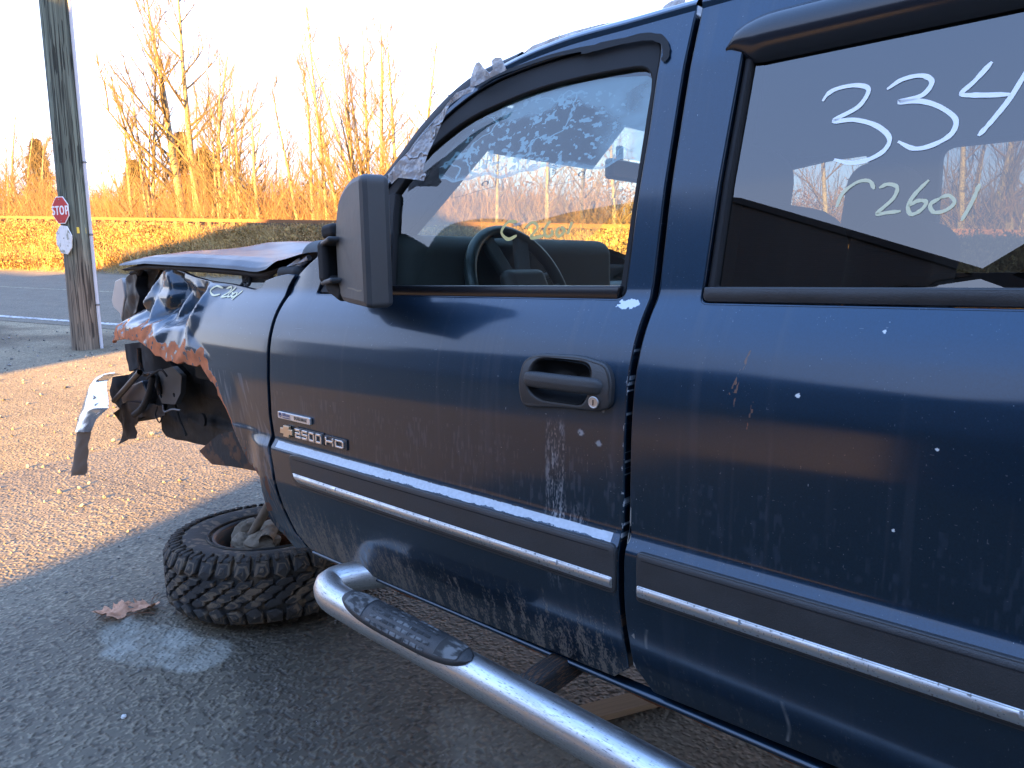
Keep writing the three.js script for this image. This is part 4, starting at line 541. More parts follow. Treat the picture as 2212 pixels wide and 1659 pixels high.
mesh('windshield_pillar', tube([[0.03, 1.325, -0.185], [0.20, 1.440, -0.195], [0.36, 1.545, -0.205], [0.47, 1.635, -0.22], [0.58, 1.70, -0.235], [0.72, 1.73, -0.25]], 0.042, 10, 40), std({ color: lin(0.02, 0.022, 0.025), roughness: 0.7 }), truck);
mesh('pillar_trim', panel([[0.257, 1.354], [0.287, 1.383], [0.415, 1.47], [0.538, 1.556], [0.604, 1.602], [0.648, 1.631], [0.669, 1.666], [0.557, 1.679], [0.432, 1.631], [0.307, 1.547]], [], () => -0.23, { edge: 0.004, lip: 0.03, step: [0.1, 0.1] }), std({ color: lin(0.03, 0.033, 0.036), roughness: 0.8 }), truck);
mesh('windshield_pillar', tube([[0.03, 1.325, FAR + 0.10], [0.36, 1.545, FAR + 0.12], [0.60, 1.70, FAR + 0.16], [0.72, 1.73, FAR + 0.2]], 0.045, 10, 30), std({ color: lin(0.02, 0.022, 0.025), roughness: 0.7 }), truck);
{ // far side of the cab, with its two window openings
  const dark = std({ color: lin(0.05, 0.055, 0.055), roughness: 0.9 }), zf = (x, y) => FAR - 0.02 + 0.35 * Math.max(0, y - 1.28) * 0.45;
  const o1 = rounded([[0.16, 1.285], [0.945, 1.285], [0.945, 1.71], [0.80, 1.705], [0.60, 1.68], [0.40, 1.53]], 0.03), o2 = rounded([[1.16, 1.285], [1.98, 1.285], [1.96, 1.70], [1.17, 1.705]], 0.04);
  mesh('far_side', panel([[0.02, 0.60], [2.14, 0.62], [2.14, 1.75], [0.72, 1.75], [0.55, 1.70], [0.36, 1.55], [0.02, 1.33]], [o1, o2], zf, { edge: 0, lip: 0.06, step: [0.2, 0.1] }), dark, truck);
  mesh('far_front_glass', panel(o1, [], (x, y) => zf(x, y) - 0.03, { edge: 0, lip: 0.003, step: [0.2, 0.1] }), phy({ color: lin(0.85, 0.93, 0.9), transmission: 1, thickness: 0, roughness: 0, ior: 1.5 }), truck);
  mesh('far_rear_glass', panel(o2, [], (x, y) => zf(x, y) - 0.03, { edge: 0, lip: 0.003, step: [0.2, 0.1] }), phy({ color: lin(0.55, 0.60, 0.60), transmission: 1, thickness: 0, roughness: 0, ior: 1.5 }), truck);
  mesh('cab_floor', at(new THREE.BoxGeometry(2.1, 0.05, 1.72), 1.09, 0.655, -1.0), inky, truck);
  mesh('firewall', at(new THREE.BoxGeometry(0.05, 0.66, 1.62), 0.035, 0.99, -1.0), inky, truck);
  mesh('cab_back', panel([[-1.86, 0.62], [-0.2, 0.62], [-0.24, 1.74], [-1.80, 1.74]], [[[-1.55, 1.30], [-0.45, 1.30], [-0.47, 1.66], [-1.53, 1.66]]], () => 2.15, { edge: 0, lip: 0.03, step: [0.5, 0.5] }).applyMatrix4(new THREE.Matrix4().makeBasis(new THREE.Vector3(0, 0, 1), new THREE.Vector3(0, 1, 0), new THREE.Vector3(1, 0, 0))), dark, truck);
  // inner door panels behind the skins, so that the gaps are dark
  mesh('inner_panel', panel([[-0.03, 0.62], [2.1, 0.63], [2.1, 1.262], [-0.03, 1.262]], [], off(-0.055), { edge: 0, lip: 0.02, step: [0.3, 0.03] }), inky, truck);
  mesh('door_pillar', panel([[1.068, 1.25], [1.215, 1.25], [1.225, 1.745], [1.068, 1.745]], [], off(-0.045), { edge: 0, lip: 0.05, step: [0.1, 0.03] }), inky, truck);
}
// ---- cab inside
{
  const vinyl = std({ color: lin(0.055, 0.060, 0.062), roughness: 0.75 }), cloth = std({ color: lin(0.040, 0.041, 0.044), roughness: 0.95 });
  // dashboard hood: profile across, rounded on its far end
  mesh('dashboard', [rbox(0.46, 0.30, 0.92, 0.05, 0.17, 1.262, -0.61), rbox(0.40, 0.34, 1.66, 0.07, 0.10, 1.10, -1.0)], vinyl, truck);
  const wh = new THREE.Group(); wh.name = 'steering_wheel'; truck.add(wh); wh.position.set(0.475, 1.262, -0.50); wh.rotation.set(0, Math.PI / 2, 0); 
  const tiltG = (g) => g.rotateX(-0.42);
  mesh('rim', tiltG(new THREE.TorusGeometry(0.178, 0.017, 12, 48)), std({ color: lin(0.035, 0.045, 0.048), roughness: 0.38 }), wh);
  mesh('spokes', [tiltG(at(rbox(0.15, 0.032, 0.02, 0.008), 0.10, -0.01, 0.0, 0, 0, 0.2)), tiltG(at(rbox(0.15, 0.032, 0.02, 0.008), -0.10, -0.01, 0.0, 0, 0, -0.2)), tiltG(at(rbox(0.05, 0.13, 0.02, 0.008), 0.05, 0.10, 0, 0, 0, -0.35)), tiltG(at(rbox(0.05, 0.13, 0.02, 0.008), -0.05, 0.10, 0, 0, 0, 0.35))], vinyl, wh);
  mesh('hub', tiltG(rbox(0.16, 0.13, 0.05, 0.03, 0, -0.01, 0.02)), std({ color: lin(0.05, 0.055, 0.06), roughness: 0.55 }), wh);
  mesh('column', tube([[0.46, 1.25, -0.5], [0.28, 1.16, -0.5], [0.1, 1.1, -0.5]], 0.05, 10), vinyl, truck);
  mesh('shift_lever', [tube([[0.34, 1.24, -0.54], [0.40, 1.30, -0.68], [0.41, 1.31, -0.74]], 0.009, 8)], std({ color: lin(0.25, 0.27, 0.28), roughness: 0.4 }), truck);
  const seat = (z, w, h) => { const s = new THREE.Group(); s.name = 'front_seat'; truck.add(s); s.position.set(z > -1 ? 1.09 : 1.15, 0.68, z); mesh('cushion', rbox(0.50, 0.16, w, 0.06, -0.22, 0.22, 0), cloth, s); mesh('backrest', rbox(0.22, 0.64, w, 0.09, 0.01, 0.45, 0, 0, 0, -0.14), cloth, s); mesh('headrest', rbox(0.17, 0.25, 0.29, 0.07, -0.03, 0.785 + h, 0, 0, 0, -0.1), cloth, s); return s; };
  seat(-0.52, 0.5, -0.02); seat(-1.40, 0.5, 0.02);
  const rs = new THREE.Group(); rs.name = 'rear_seat'; truck.add(rs); rs.position.set(1.98, 0.70, -1.0); mesh('cushion', rbox(0.45, 0.16, 1.5, 0.06, -0.20, 0.2, 0), cloth, rs); mesh('backrest', rbox(0.14, 0.55, 1.5, 0.06, 0.06, 0.50, 0, 0, 0, -0.12), cloth, rs);
  mesh('sun_visor', rbox(0.17, 0.022, 0.42, 0.01, 0.60, 1.655, -0.52, 0, 0, 0.75), cloth, truck);
  mesh('sun_visor', rbox(0.17, 0.022, 0.42, 0.01, 0.60, 1.665, -1.35, 0, 0, 0.75), cloth, truck);
  mesh('inside_mirror', [rbox(0.03, 0.06, 0.22, 0.012, 0.50, 1.615, -0.98), rbox(0.02, 0.07, 0.02, 0.006, 0.47, 1.66, -0.98)], std({ color: lin(0.02, 0.02, 0.02), roughness: 0.4 }), truck);
}
// ---- crumpled front fender
const fz = (x) => { const t = Math.max(0, -x); return -0.075 * Math.pow(Math.min(t, 1.5) / 1.35, 1.4); };
function delaunay(pts) { // Bowyer-Watson
  const P = pts.map((p) => [p[0], p[1]]), n = P.length; P.push([-20, -20], [20, -20], [0, 30]); let T = [[n, n + 1, n + 2]];
  for (let i = 0; i < n; i++) { const bad = [], edges = []; for (const t of T) { const [a, b, c] = t.map((k) => P[k]), d = 2 * (a[0] * (b[1] - c[1]) + b[0] * (c[1] - a[1]) + c[0] * (a[1] - b[1])), A = a[0] ** 2 + a[1] ** 2, B = b[0] ** 2 + b[1] ** 2, C = c[0] ** 2 + c[1] ** 2, ux = (A * (b[1] - c[1]) + B * (c[1] - a[1]) + C * (a[1] - b[1])) / d, uy = (A * (c[0] - b[0]) + B * (a[0] - c[0]) + C * (b[0] - a[0])) / d; if (Math.hypot(P[i][0] - ux, P[i][1] - uy) < Math.hypot(a[0] - ux, a[1] - uy)) { bad.push(t); edges.push([t[0], t[1]], [t[1], t[2]], [t[2], t[0]]); } } T = T.filter((t) => !bad.includes(t)); for (const [a, b] of edges) if (!edges.some(([c, d]) => c === b && d === a)) T.push([a, b, i]); }
  return T.filter((t) => t.every((k) => k < n));
}
// [x, y, displacement out of the smooth fender]
const dents = [
  ...[[-0.892, 1.353, 0], [-0.813, 1.342, 0], [-0.687, 1.333, 0], [-0.587, 1.319, 0], [-0.492, 1.306, 0], [-0.314, 1.295, 0], [-0.14, 1.279, 0], [-0.051, 1.311, 0], [0.043, 1.323, 0]],
  ...[[-1.178, 1.161, -0.03], [-1.186, 1.248, -0.2], [-1.086, 1.283, -0.16], [-1.013, 1.317, -0.08], [-1.065, 1.216, -0.07]],
  ...[[-0.95, 1.32, -0.004], [-0.818, 1.33, 0.016], [-0.972, 1.284, 0.014], [-1.011, 1.225, 0], [-0.914, 1.251, -0.008], [-0.823, 1.208, -0.036], [-0.923, 1.181, -0.048], [-0.794, 1.253, -0.004], [-0.799, 1.297, 0.01], [-1.002, 1.197, -0.03]],
  ...[[-0.774, 1.322, -0.03], [-0.748, 1.292, -0.05], [-0.744, 1.259, -0.064], [-0.769, 1.214, -0.068], [-0.798, 1.183, -0.06], [-0.748, 1.175, -0.045]],
  ...[[-0.694, 1.312, 0], [-0.64, 1.304, 0], [-0.592, 1.287, 0.002], [-0.66, 1.273, -0.022], [-0.638, 1.247, -0.042], [-0.578, 1.239, -0.058], [-0.641, 1.197, -0.06], [-0.701, 1.166, -0.03], [-0.569, 1.282, 0.006], [-0.531, 1.278, -0.006], [-0.499, 1.277, -0.018], [-0.51, 1.235, -0.05], [-0.554, 1.191, -0.044]],
  ...[[-0.456, 1.287, 0.02], [-0.448, 1.266, 0.026], [-0.452, 1.245, 0.028], [-0.48, 1.211, 0.02], [-0.509, 1.18, 0.012], [-0.535, 1.158, -0.004], [-0.431, 1.258, 0.01], [-0.42, 1.218, 0.002], [-0.422, 1.173, 0], [-0.379, 1.244, 0.002]],
  ...[[-1.135, 1.166, -0.012], [-1.062, 1.174, 0], [-0.872, 1.171, 0.004], [-0.785, 1.165, 0.005], [-0.706, 1.157, 0.005], [-0.626, 1.154, 0.004], [-0.562, 1.152, 0.004], [-0.456, 1.135, 0]],
  ...[[-1.164, 1.141, 0.02], [-1.021, 1.15, 0.028], [-0.878, 1.147, 0.031], [-0.711, 1.133, 0.027], [-0.47, 1.11, 0.014]],
  ...[[-1.243, 1.073, 0.01], [-1.042, 1.099, 0.024], [-0.842, 1.085, 0.026], [-0.699, 1.054, 0.022], [-0.548, 1.054, 0.016], [-0.505, 1.04, 0.006]],
  ...[[-0.294, 1.193, 0], [-0.206, 1.183, 0], [-0.094, 1.188, 0], [-0.009, 1.166, 0], [-0.251, 1.261, 0], [-0.138, 1.25, 0], [-0.035, 1.239, 0], [0.062, 1.265, 0], [-0.274, 1.121, 0], [-0.136, 1.08, 0], [-0.074, 1.01, 0], [-0.317, 1.075, 0], [-0.189, 1.032, 0], [-0.122, 0.926, 0], [-0.036, 0.975, 0], [-0.101, 0.795, 0], [-0.078, 0.865, 0], [-0.022, 0.622, 0], [0.069, 0.591, 0], [-0.086, 0.716, 0]],
  [0.03, 1.2, 0], [0.03, 0.9, 0], [0.1, 0.58, 0], [-1.6, 1.4, -0.25], [-1.6, 0.9, -0.05], [-0.9, 0.8, 0.02], [-0.3, 0.7, 0.02], [0.2, 1.4, 0],
];
const dentT = delaunay(dents).map(([a, b, c]) => { const A = dents[a], B = dents[b], C = dents[c], d = (B[1] - C[1]) * (A[0] - C[0]) + (C[0] - B[0]) * (A[1] - C[1]); return { A, B, C, d, x0: Math.min(A[0], B[0], C[0]), x1: Math.max(A[0], B[0], C[0]), y0: Math.min(A[1], B[1], C[1]), y1: Math.max(A[1], B[1], C[1]) }; });
function dent1(x, y) { for (const t of dentT) { if (x < t.x0 || x > t.x1 || y < t.y0 || y > t.y1) continue; const l = ((t.B[1] - t.C[1]) * (x - t.C[0]) + (t.C[0] - t.B[0]) * (y - t.C[1])) / t.d, m = ((t.C[1] - t.A[1]) * (x - t.C[0]) + (t.A[0] - t.C[0]) * (y - t.C[1])) / t.d; if (l > -1e-6 && m > -1e-6 && l + m < 1.000001) return l * t.A[2] + m * t.B[2] + (1 - l - m) * t.C[2]; } return 0; }
const ringOff = Array.from({ length: 10 }, (_, i) => [Math.cos(i * 2.4) * 0.014 * Math.sqrt((i + 0.5) / 10), Math.sin(i * 2.4) * 0.009 * Math.sqrt((i + 0.5) / 10)]);
const dent = (x, y) => { let s = 0; for (const o of ringOff) s += dent1(x + o[0], y + o[1]); return s / 10; };
const fendZ = (x, y) => { const base = zs(0.3, clamp(y, 0.42, 1.36)), ledge = y < 0.9 ? base * sstep(-0.12, -0.02, x) : base; return ledge + fz(x) + dent(x, y) + 0.0; };
const archEdge = [[-1.328, 1.061], [-1.212, 1.079], [-1.05, 1.097], [-0.948, 1.096], [-0.887, 1.103], [-0.83, 1.09], [-0.766, 1.078], [-0.723, 1.059], [-0.677, 1.059], [-0.631, 1.046], [-0.598, 1.051], [-0.549, 1.044], [-0.51, 1.054], [-0.486, 1.047], [-0.423, 1.045], [-0.4, 1.054], [-0.374, 1.036], [-0.33, 1.009], [-0.311, 1.005], [-0.289, 0.99], [-0.283, 0.972], [-0.269, 0.965], [-0.234, 0.938], [-0.207, 0.908], [-0.186, 0.876], [-0.162, 0.846], [-0.132, 0.81], [-0.113, 0.793]];
const fenderTop = [[-0.917, 1.353], [-0.817, 1.347], [-0.71, 1.333], [-0.609, 1.317], [-0.513, 1.306], [-0.334, 1.295], [-0.173, 1.279]];
const fenderOutline = [[0.090, 0.586], [0.052, 0.627], [0.036, 0.70], [0.030, 0.80], [0.019, 0.87], [0.008, 0.95], [0.012, 1.10], [0.012, 1.29], [0.036, 1.318], ...[[-0.001, 1.321], [-0.063, 1.314], [-0.114, 1.304], [-0.137, 1.283], [-0.173, 1.279], [-0.334, 1.295], [-0.513, 1.306], [-0.609, 1.317], [-0.71, 1.333], [-0.817, 1.347], [-0.917, 1.353], [-0.997, 1.339]], ...[[-1.015, 1.312], [-1.117, 1.252], [-1.219, 1.177]], ...archEdge, ...[[-0.045, 0.773], [-0.054, 0.729], [-0.054, 0.645], [-0.022, 0.597], [0.012, 0.561]]].reverse();
const distTo = (x, y) => { let d = 9; for (let i = 0; i + 1 < archEdge.length; i++) { const [ax, ay] = archEdge[i], [bx, by] = archEdge[i + 1], t = clamp(((x - ax) * (bx - ax) + (y - ay) * (by - ay)) / ((bx - ax) ** 2 + (by - ay) ** 2)); d = Math.min(d, Math.hypot(x - ax - t * (bx - ax), y - ay - t * (by - ay))); } return d; };
const fenderPaint = paintMat(-1.36, 0.56, 1.50, 0.84, 1536, 860, (x, y, o) => {
  paint(o, x, y, 12);
  const d = distTo(x, y), w = 0.046 * sstep(-0.22, -0.5, x) * sstep(-1.30, -1.15, x) * (0.75 + 0.5 * noise(x * 6, 3)) + 0.010 * sstep(-0.12, -0.3, x) + 0.012 * sstep(-1.15, -1.25, x), k = d / Math.max(w, 1e-4) + 1.3 * (fbm(x * 26, y * 26, 4) - 0.5);
  if (k < 1) { const a = fbm(x * 40, y * 40, 4), s = 0.55 + 0.9 * a; o.c = [0.42 * s, 0.135 * s, 0.052 * s]; o.m = [0, 0.95, 0]; if (fbm(x * 60 + 9, y * 60, 3) > 0.68) { o.c = NAVY.slice(); o.m = [0.6, 0.5, 0]; } }
  else if (k < 1.05 && w > 0.02) { o.c = [0.26, 0.25, 0.24]; o.m = [0, 0.8, 0]; }
  else if (d < 0.16 && y < 1.05) { const g = noise(x * 60, y * 60 + x * 130) * (0.5 + 0.6 * noise(x * 17, y * 9)); o.dirt([0.2, 0.22, 0.24], 0.4 * sstep(0.4, 0.8, g)); }
  if (y < 0.86) { const g = noise(x * 300, y * 70); o.dirt([0.16, 0.12, 0.09], 0.5 * sstep(0.55, 0.8, g)); const r = fbm(x * 30, y * 22, 4); if (r > 0.57 && x < 0.0 && y < 0.84) { o.c = [0.10, 0.04, 0.02]; o.m = [0, 0.95, 0]; } }
});
const fender = mesh('front_fender', panel(fenderOutline, [], fendZ, { step: [0.011, 0.009], edge: 0.002, lip: 0.012 }), fenderPaint, truck);
for (const s of [[[-0.361, 1.282], [-0.399, 1.288], [-0.428, 1.274], [-0.403, 1.261], [-0.367, 1.264]], [[-0.344, 1.281], [-0.315, 1.285], [-0.32, 1.272], [-0.351, 1.257], [-0.316, 1.258]], [[-0.287, 1.285], [-0.315, 1.266], [-0.308, 1.257], [-0.287, 1.264], [-0.3, 1.27]], [[-0.275, 1.271], [-0.29, 1.262], [-0.28, 1.257], [-0.262, 1.264], [-0.272, 1.271]], [[-0.239, 1.276], [-0.273, 1.25]]]) mesh('marker_stroke', stroke(s, 0.0055, fendZ, 0.002), chalkPale, fender);
mesh('fender_flange', sheet(40, 3, (u, v) => { const x = lerp(-0.90, -0.16, u), top = spl(fenderTop, x); return [x, top + 0.002 - 0.02 * v, fendZ(x, top - 0.004) - 0.05 * v]; }), plainPaint, fender);
function spl(l, x) { for (let i = 0; i + 1 < l.length; i++) if (x >= l[i][0] && x <= l[i + 1][0]) return lerp(l[i][1], l[i + 1][1], (x - l[i][0]) / (l[i + 1][0] - l[i][0])); return x < l[0][0] ? l[0][1] : l[l.length - 1][1]; }

// ---- hood, buckled upwards
{
  const bot = [[-1.108, 1.364], [-0.99, 1.367], [-0.726, 1.355], [-0.495, 1.346], [-0.291, 1.335], [-0.201, 1.328], [-0.154, 1.332], [-0.123, 1.345], [-0.092, 1.358], [-0.033, 1.366], [0.058, 1.372]], top = [[-1.283, 1.371], [-1.243, 1.384], [-1.143, 1.396], [-1.024, 1.402], [-0.765, 1.401], [-0.495, 1.389], [-0.278, 1.377], [-0.114, 1.368], [0.003, 1.366]];
  const hoodY = (u, v) => { const x = lerp(-1.235, 0.06, u), b = spl(bot, x), t = Math.max(spl(top, x), b + 0.004); const w = clamp(v), nose = sstep(0.0, 0.13, u), crown = 0.046 * sstep(0.22, 0.5, u);
    const k = [[-0.112, b], [-0.116, lerp(b, t, 0.25)], [-0.138, lerp(b, t, 0.62)], [-0.172, lerp(b, t, 0.9)], [-0.212, t], [-0.30, t + 0.012 * nose], [-0.42, t + 0.9 * crown], [-0.50, t + crown], [-1.0, t + crown * 0.9], [-1.45, t + crown * 0.8], [-1.60, t + 0.01], [-1.74, t - 0.02], [-1.78, b + 0.01]], f = w * (k.length - 1), i = Math.min(k.length - 2, Math.floor(f)), m = f - i; return [x - 0.16 * Math.sin(Math.PI * clamp((-lerp(k[i][0], k[i + 1][0], m) - 0.15) / 1.6)) * (1 - u) * 0.8, lerp(k[i][1], k[i + 1][1], m) + 0.003 * Math.sin(x * 30) * sstep(0.6, 1, u), lerp(k[i][0], k[i + 1][0], m)]; };
  const hp = paintMat(-1.5, -2, 1.7, 2, 512, 512, (x, y, o) => { paint(o, x, y, 20); const f = fbm(x * 9, y * 9, 4); o.m[0] = 0.35; o.dirt([0.065, 0.08, 0.105], 0.5 * sstep(0.35, 0.75, f), 0.5); });
  const g = sheet(80, 60, hoodY); { const p = g.attributes.position, uv = g.attributes.uv; for (let i = 0; i < p.count; i++) uv.setXY(i, p.getX(i), p.getZ(i)); }
  mesh('hood', g, hp, truck);
  mesh('hood_inner', sheet(40, 12, (u, v) => { const a = hoodY(u, 0.02 + 0.9 * v); return [a[0], a[1] - 0.022, a[2] - (v < 0.05 ? 0.02 : 0)]; }), std({ color: lin(0.012, 0.012, 0.014), roughness: 0.8 }), truck);
  mesh('engine_bay_blocker', [rbox(1.02, 0.42, 1.40, 0.03, -0.56, 1.045, -1.0), rbox(0.5, 0.12, 0.6, 0.04, -0.7, 1.27, -0.95), rbox(0.85, 0.32, 0.03, 0.01, -0.48, 1.10, -0.235)], inky, truck);  // near-black block added to fill the bay with darkness behind the gaps
  mesh('far_fender', [rbox(1.25, 0.42, 0.06, 0.02, -0.62, 1.10, -1.80)], plainPaint, truck);
  mesh('cowl', [rbox(0.16, 0.08, 1.55, 0.02, -0.02, 1.300, -0.98), rbox(0.11, 0.06, 0.10, 0.02, -0.03, 1.312, -0.15)], rubber, truck);
  const hx = [[-0.371, 1.309, -0.17], [-0.255, 1.303, -0.17], [-0.187, 1.324, -0.17], [-0.035, 1.361, -0.17]]
  mesh('hood_hinge', [at(new THREE.TorusGeometry(0.021, 0.005, 8, 20), ...hx[0]), at(new THREE.TorusGeometry(0.010, 0.004, 8, 16), ...hx[0]), rbox(0.16, 0.05, 0.006, 0.002, hx[0][0] + 0.055, hx[0][1] + 0.012, hx[0][2] - 0.012), tube([[hx[0][0] - 0.05, hx[0][1] - 0.03, hx[0][2]], hx[0], [hx[0][0] + 0.05, hx[0][1] + 0.025, hx[0][2]]], 0.006, 6)], std({ color: lin(0.08, 0.085, 0.09), roughness: 0.7 }), truck);
  const cb = [[-0.088, 1.329, -0.13], [-0.021, 1.338, -0.13], [0.046, 1.364, -0.13], [0.095, 1.372, -0.13]]
  mesh('bent_bracket', [tube([cb[0], cb[1], cb[2]], 0.008, 6), rbox(0.05, 0.035, 0.006, 0.002, cb[1][0], cb[1][1], cb[1][2], 0, 0.4, 0.5)], std({ color: lin(0.35, 0.38, 0.42), roughness: 0.5 }), truck);
}
// ---- rocker, frame, wheel housing
mesh('rocker_panel', sheet(80, 8, (u, v) => { const x = lerp(0.105, 2.15, u), y = lerp(0.5855 + 0.014 * u, 0.548 + 0.012 * u, v); return [x, y, -0.060 + 0.020 * Math.sin(Math.PI * Math.min(1, v * 1.3)) - 0.035 * v * v, x, y]; }), plainPaint, truck);
mesh('rocker_flange', sheet(60, 2, (u, v) => { const x = lerp(0.12, 2.15, u), y = lerp(0.549, 0.528 + 0.006 * noise(x * 22, 3), v) + 0.012 * u; return [x, y, -0.098, x, y]; }), rusty, truck);
mesh('frame_rail', [rbox(3.2, 0.14, 0.07, 0.01, 0.75, 0.60, -0.52), rbox(3.2, 0.14, 0.07, 0.01, 0.75, 0.60, -1.42)], frameMat, truck);
{
  const liner = [[-1.358, 0.947], [-1.347, 0.874], [-1.332, 0.677], [-1.305, 0.653], [-1.243, 0.646], [-1.164, 0.648], [-1.097, 0.643], [-1.031, 0.64], [-0.974, 0.646], [-0.92, 0.643], [-0.873, 0.653], [-0.844, 0.688], [-0.799, 0.737], [-0.696, 0.759], [-0.595, 0.763], [-0.566, 0.825], [-0.632, 0.908], [-0.761, 0.997], [-0.902, 1.025], [-1.097, 1.045], [-1.251, 1.032]];
  const lm = textures(256, 256, (u, v, o) => { const a = fbm(u * 7, v * 7, 4, 7); const k = 0.012 + 0.035 * a * a; o.c = [k * 1.1, k, k * 0.9]; o.m = [a, 0, 0]; });
  lm.forEach((t) => t.repeat.set(2, 2));
  const linerM = std({ map: lm[0], bumpMap: lm[1], bumpScale: 0.012, roughness: 0.8 });
  mesh('wheel_liner', panel(liner, [], (x, y) => -0.24 - 0.09 * Math.sin((x + 1.3) * 3.0) * (y > 0.75 ? 1 : 0.8) - 0.03 * fbm(x * 5, y * 5, 3), { step: [0.03, 0.03], edge: 0, lip: 0.004 }), linerM, truck);
  const rockerEnd = [[-0.656, 0.725], [-0.608, 0.707], [-0.567, 0.693], [-0.43, 0.709], [-0.264, 0.723], [-0.232, 0.755], [-0.27, 0.836], [-0.32, 0.838], [-0.442, 0.821], [-0.508, 0.802]];
  mesh('rocker_end', panel(rockerEnd, [], () => -0.1, { edge: 0, lip: 0.35, step: [0.1, 0.1] }), frameMat, truck);
  const br = [[-1.249, 0.903], [-1.171, 0.951], [-1.051, 0.976], [-0.976, 0.946], [-0.999, 0.876], [-1.059, 0.826], [-1.18, 0.816]];
  const bh = [[-1.182, 0.848], [-1.059, 0.864]];
  mesh('tow_bracket', panel(br, bh.map((c) => Array.from({ length: 8 }, (_, i) => [c[0] + 0.010 * Math.cos(i * 0.785), c[1] + 0.010 * Math.sin(i * 0.785)])), () => -0.2, { edge: 0, lip: 0.02, step: [0.1, 0.1] }), std({ color: lin(0.055, 0.053, 0.052), roughness: 0.7 }), truck);
  const shadeShape = [[-1.652, 1.024], [-1.649, 0.956], [-1.626, 0.904], [-1.479, 0.934], [-1.613, 0.893], [-1.796, 0.866], [-1.845, 0.796], [-1.829, 0.752], [-1.76, 0.714], [-1.63, 0.671], [-1.5, 0.711], [-1.299, 0.748], [-1.248, 0.851], [-1.121, 0.929], [-1.226, 1.007], [-1.43, 1.048]];
  mesh('support_shade', panel(shadeShape, [], (x, y) => -0.22 - 0.05 * fbm(x * 6, y * 6, 3), { edge: 0, lip: 0.1, step: [0.03, 0.03] }), std({ color: lin(0.004, 0.004, 0.005), roughness: 0.95 }), truck);  // near-black support sheet; the enclosed shade is put into its colour
  mesh('battery_box', panel(rounded([[-1.594, 0.83], [-1.337, 0.897], [-1.301, 0.85], [-1.326, 0.807], [-1.483, 0.742], [-1.582, 0.778]], 0.012), [], (x, y) => -0.19, { edge: 0.006, lip: 0.08, step: [0.05, 0.05] }), std({ color: lin(0.018, 0.022, 0.03), roughness: 0.35 }), truck);
  const bars = [[-1.579, 0.789, -0.16], [-1.266, 0.941, -0.16], [-1.512, 0.748, -0.16], [-1.188, 0.888, -0.16], [-1.141, 0.937, -0.16], [-1.195, 0.861, -0.16], [-1.274, 0.796, -0.16], [-1.37, 0.753, -0.16]];
  { const bm = std({ color: lin(0.02, 0.021, 0.024), roughness: 0.45 }); mesh('brace', tube([bars[0], bars[1]], 0.012, 8), bm, truck); };
  mesh('support_rail', tube([[-1.331, 1.031, -0.19], [-1.335, 0.958, -0.19], [-1.314, 0.929, -0.19], [-1.192, 0.929, -0.19], [-1.169, 0.856, -0.19]], 0.010, 6), frameMat, truck);
  mesh('wire', tube([[-1.046, 0.835, -0.15], [-1.043, 0.81, -0.15], [-0.966, 0.826, -0.15], [-0.893, 0.831, -0.15]], 0.0035, 6), std({ color: lin(0.10, 0.10, 0.11), roughness: 0.6 }), truck);
  mesh('wire', tube([[-1.1, 0.821, -0.15], [-1.126, 0.785, -0.15], [-1.097, 0.759, -0.15], [-1.057, 0.787, -0.15]], 0.003, 6), inky, truck);
  mesh('wire', tube([[-1.172, 0.924, -0.15], [-1.104, 0.952, -0.15], [-1.024, 0.969, -0.15], [-0.987, 0.951, -0.15]], 0.0045, 6), inky, truck);
  mesh('liner_rib', tube([[-1.192, 0.946, -0.235], [-1.16, 0.854, -0.235], [-1.123, 0.764, -0.235], [-1.066, 0.696, -0.235]], 0.006, 6), linerM, truck);
  mesh('liner_plug', at(new THREE.CylinderGeometry(0.026, 0.026, 0.01, 20).rotateX(Math.PI / 2), ...[[-0.985, 0.763, -0.27]][0]), inky, truck);
  mesh('liner_plug', at(new THREE.CylinderGeometry(0.012, 0.012, 0.01, 16).rotateX(Math.PI / 2), ...[[-1.182, 0.736, -0.29]][0]), inky, truck);
  mesh('hose', tube([bars[4], bars[5], bars[6], bars[7]], 0.013, 8), rubber, truck);
  const sh = [[-1.693, 0.715], [-1.667, 0.691], [-1.622, 0.655], [-1.69, 0.569], [-1.57, 0.613], [-1.466, 0.632], [-1.465, 0.657], [-1.479, 0.681], [-1.416, 0.73], [-1.324, 0.747], [-1.23, 0.752], [-1.144, 0.774], [-1.144, 0.811], [-1.309, 0.807], [-1.5, 0.794]];
  mesh('torn_shield', panel(sh, [], (x, y) => -0.16 - 0.05 * fbm(x * 9, y * 9, 3), { edge: 0, lip: 0.003, step: [0.03, 0.03] }), std({ color: lin(0.02, 0.014, 0.011), roughness: 0.8 }), truck);
}
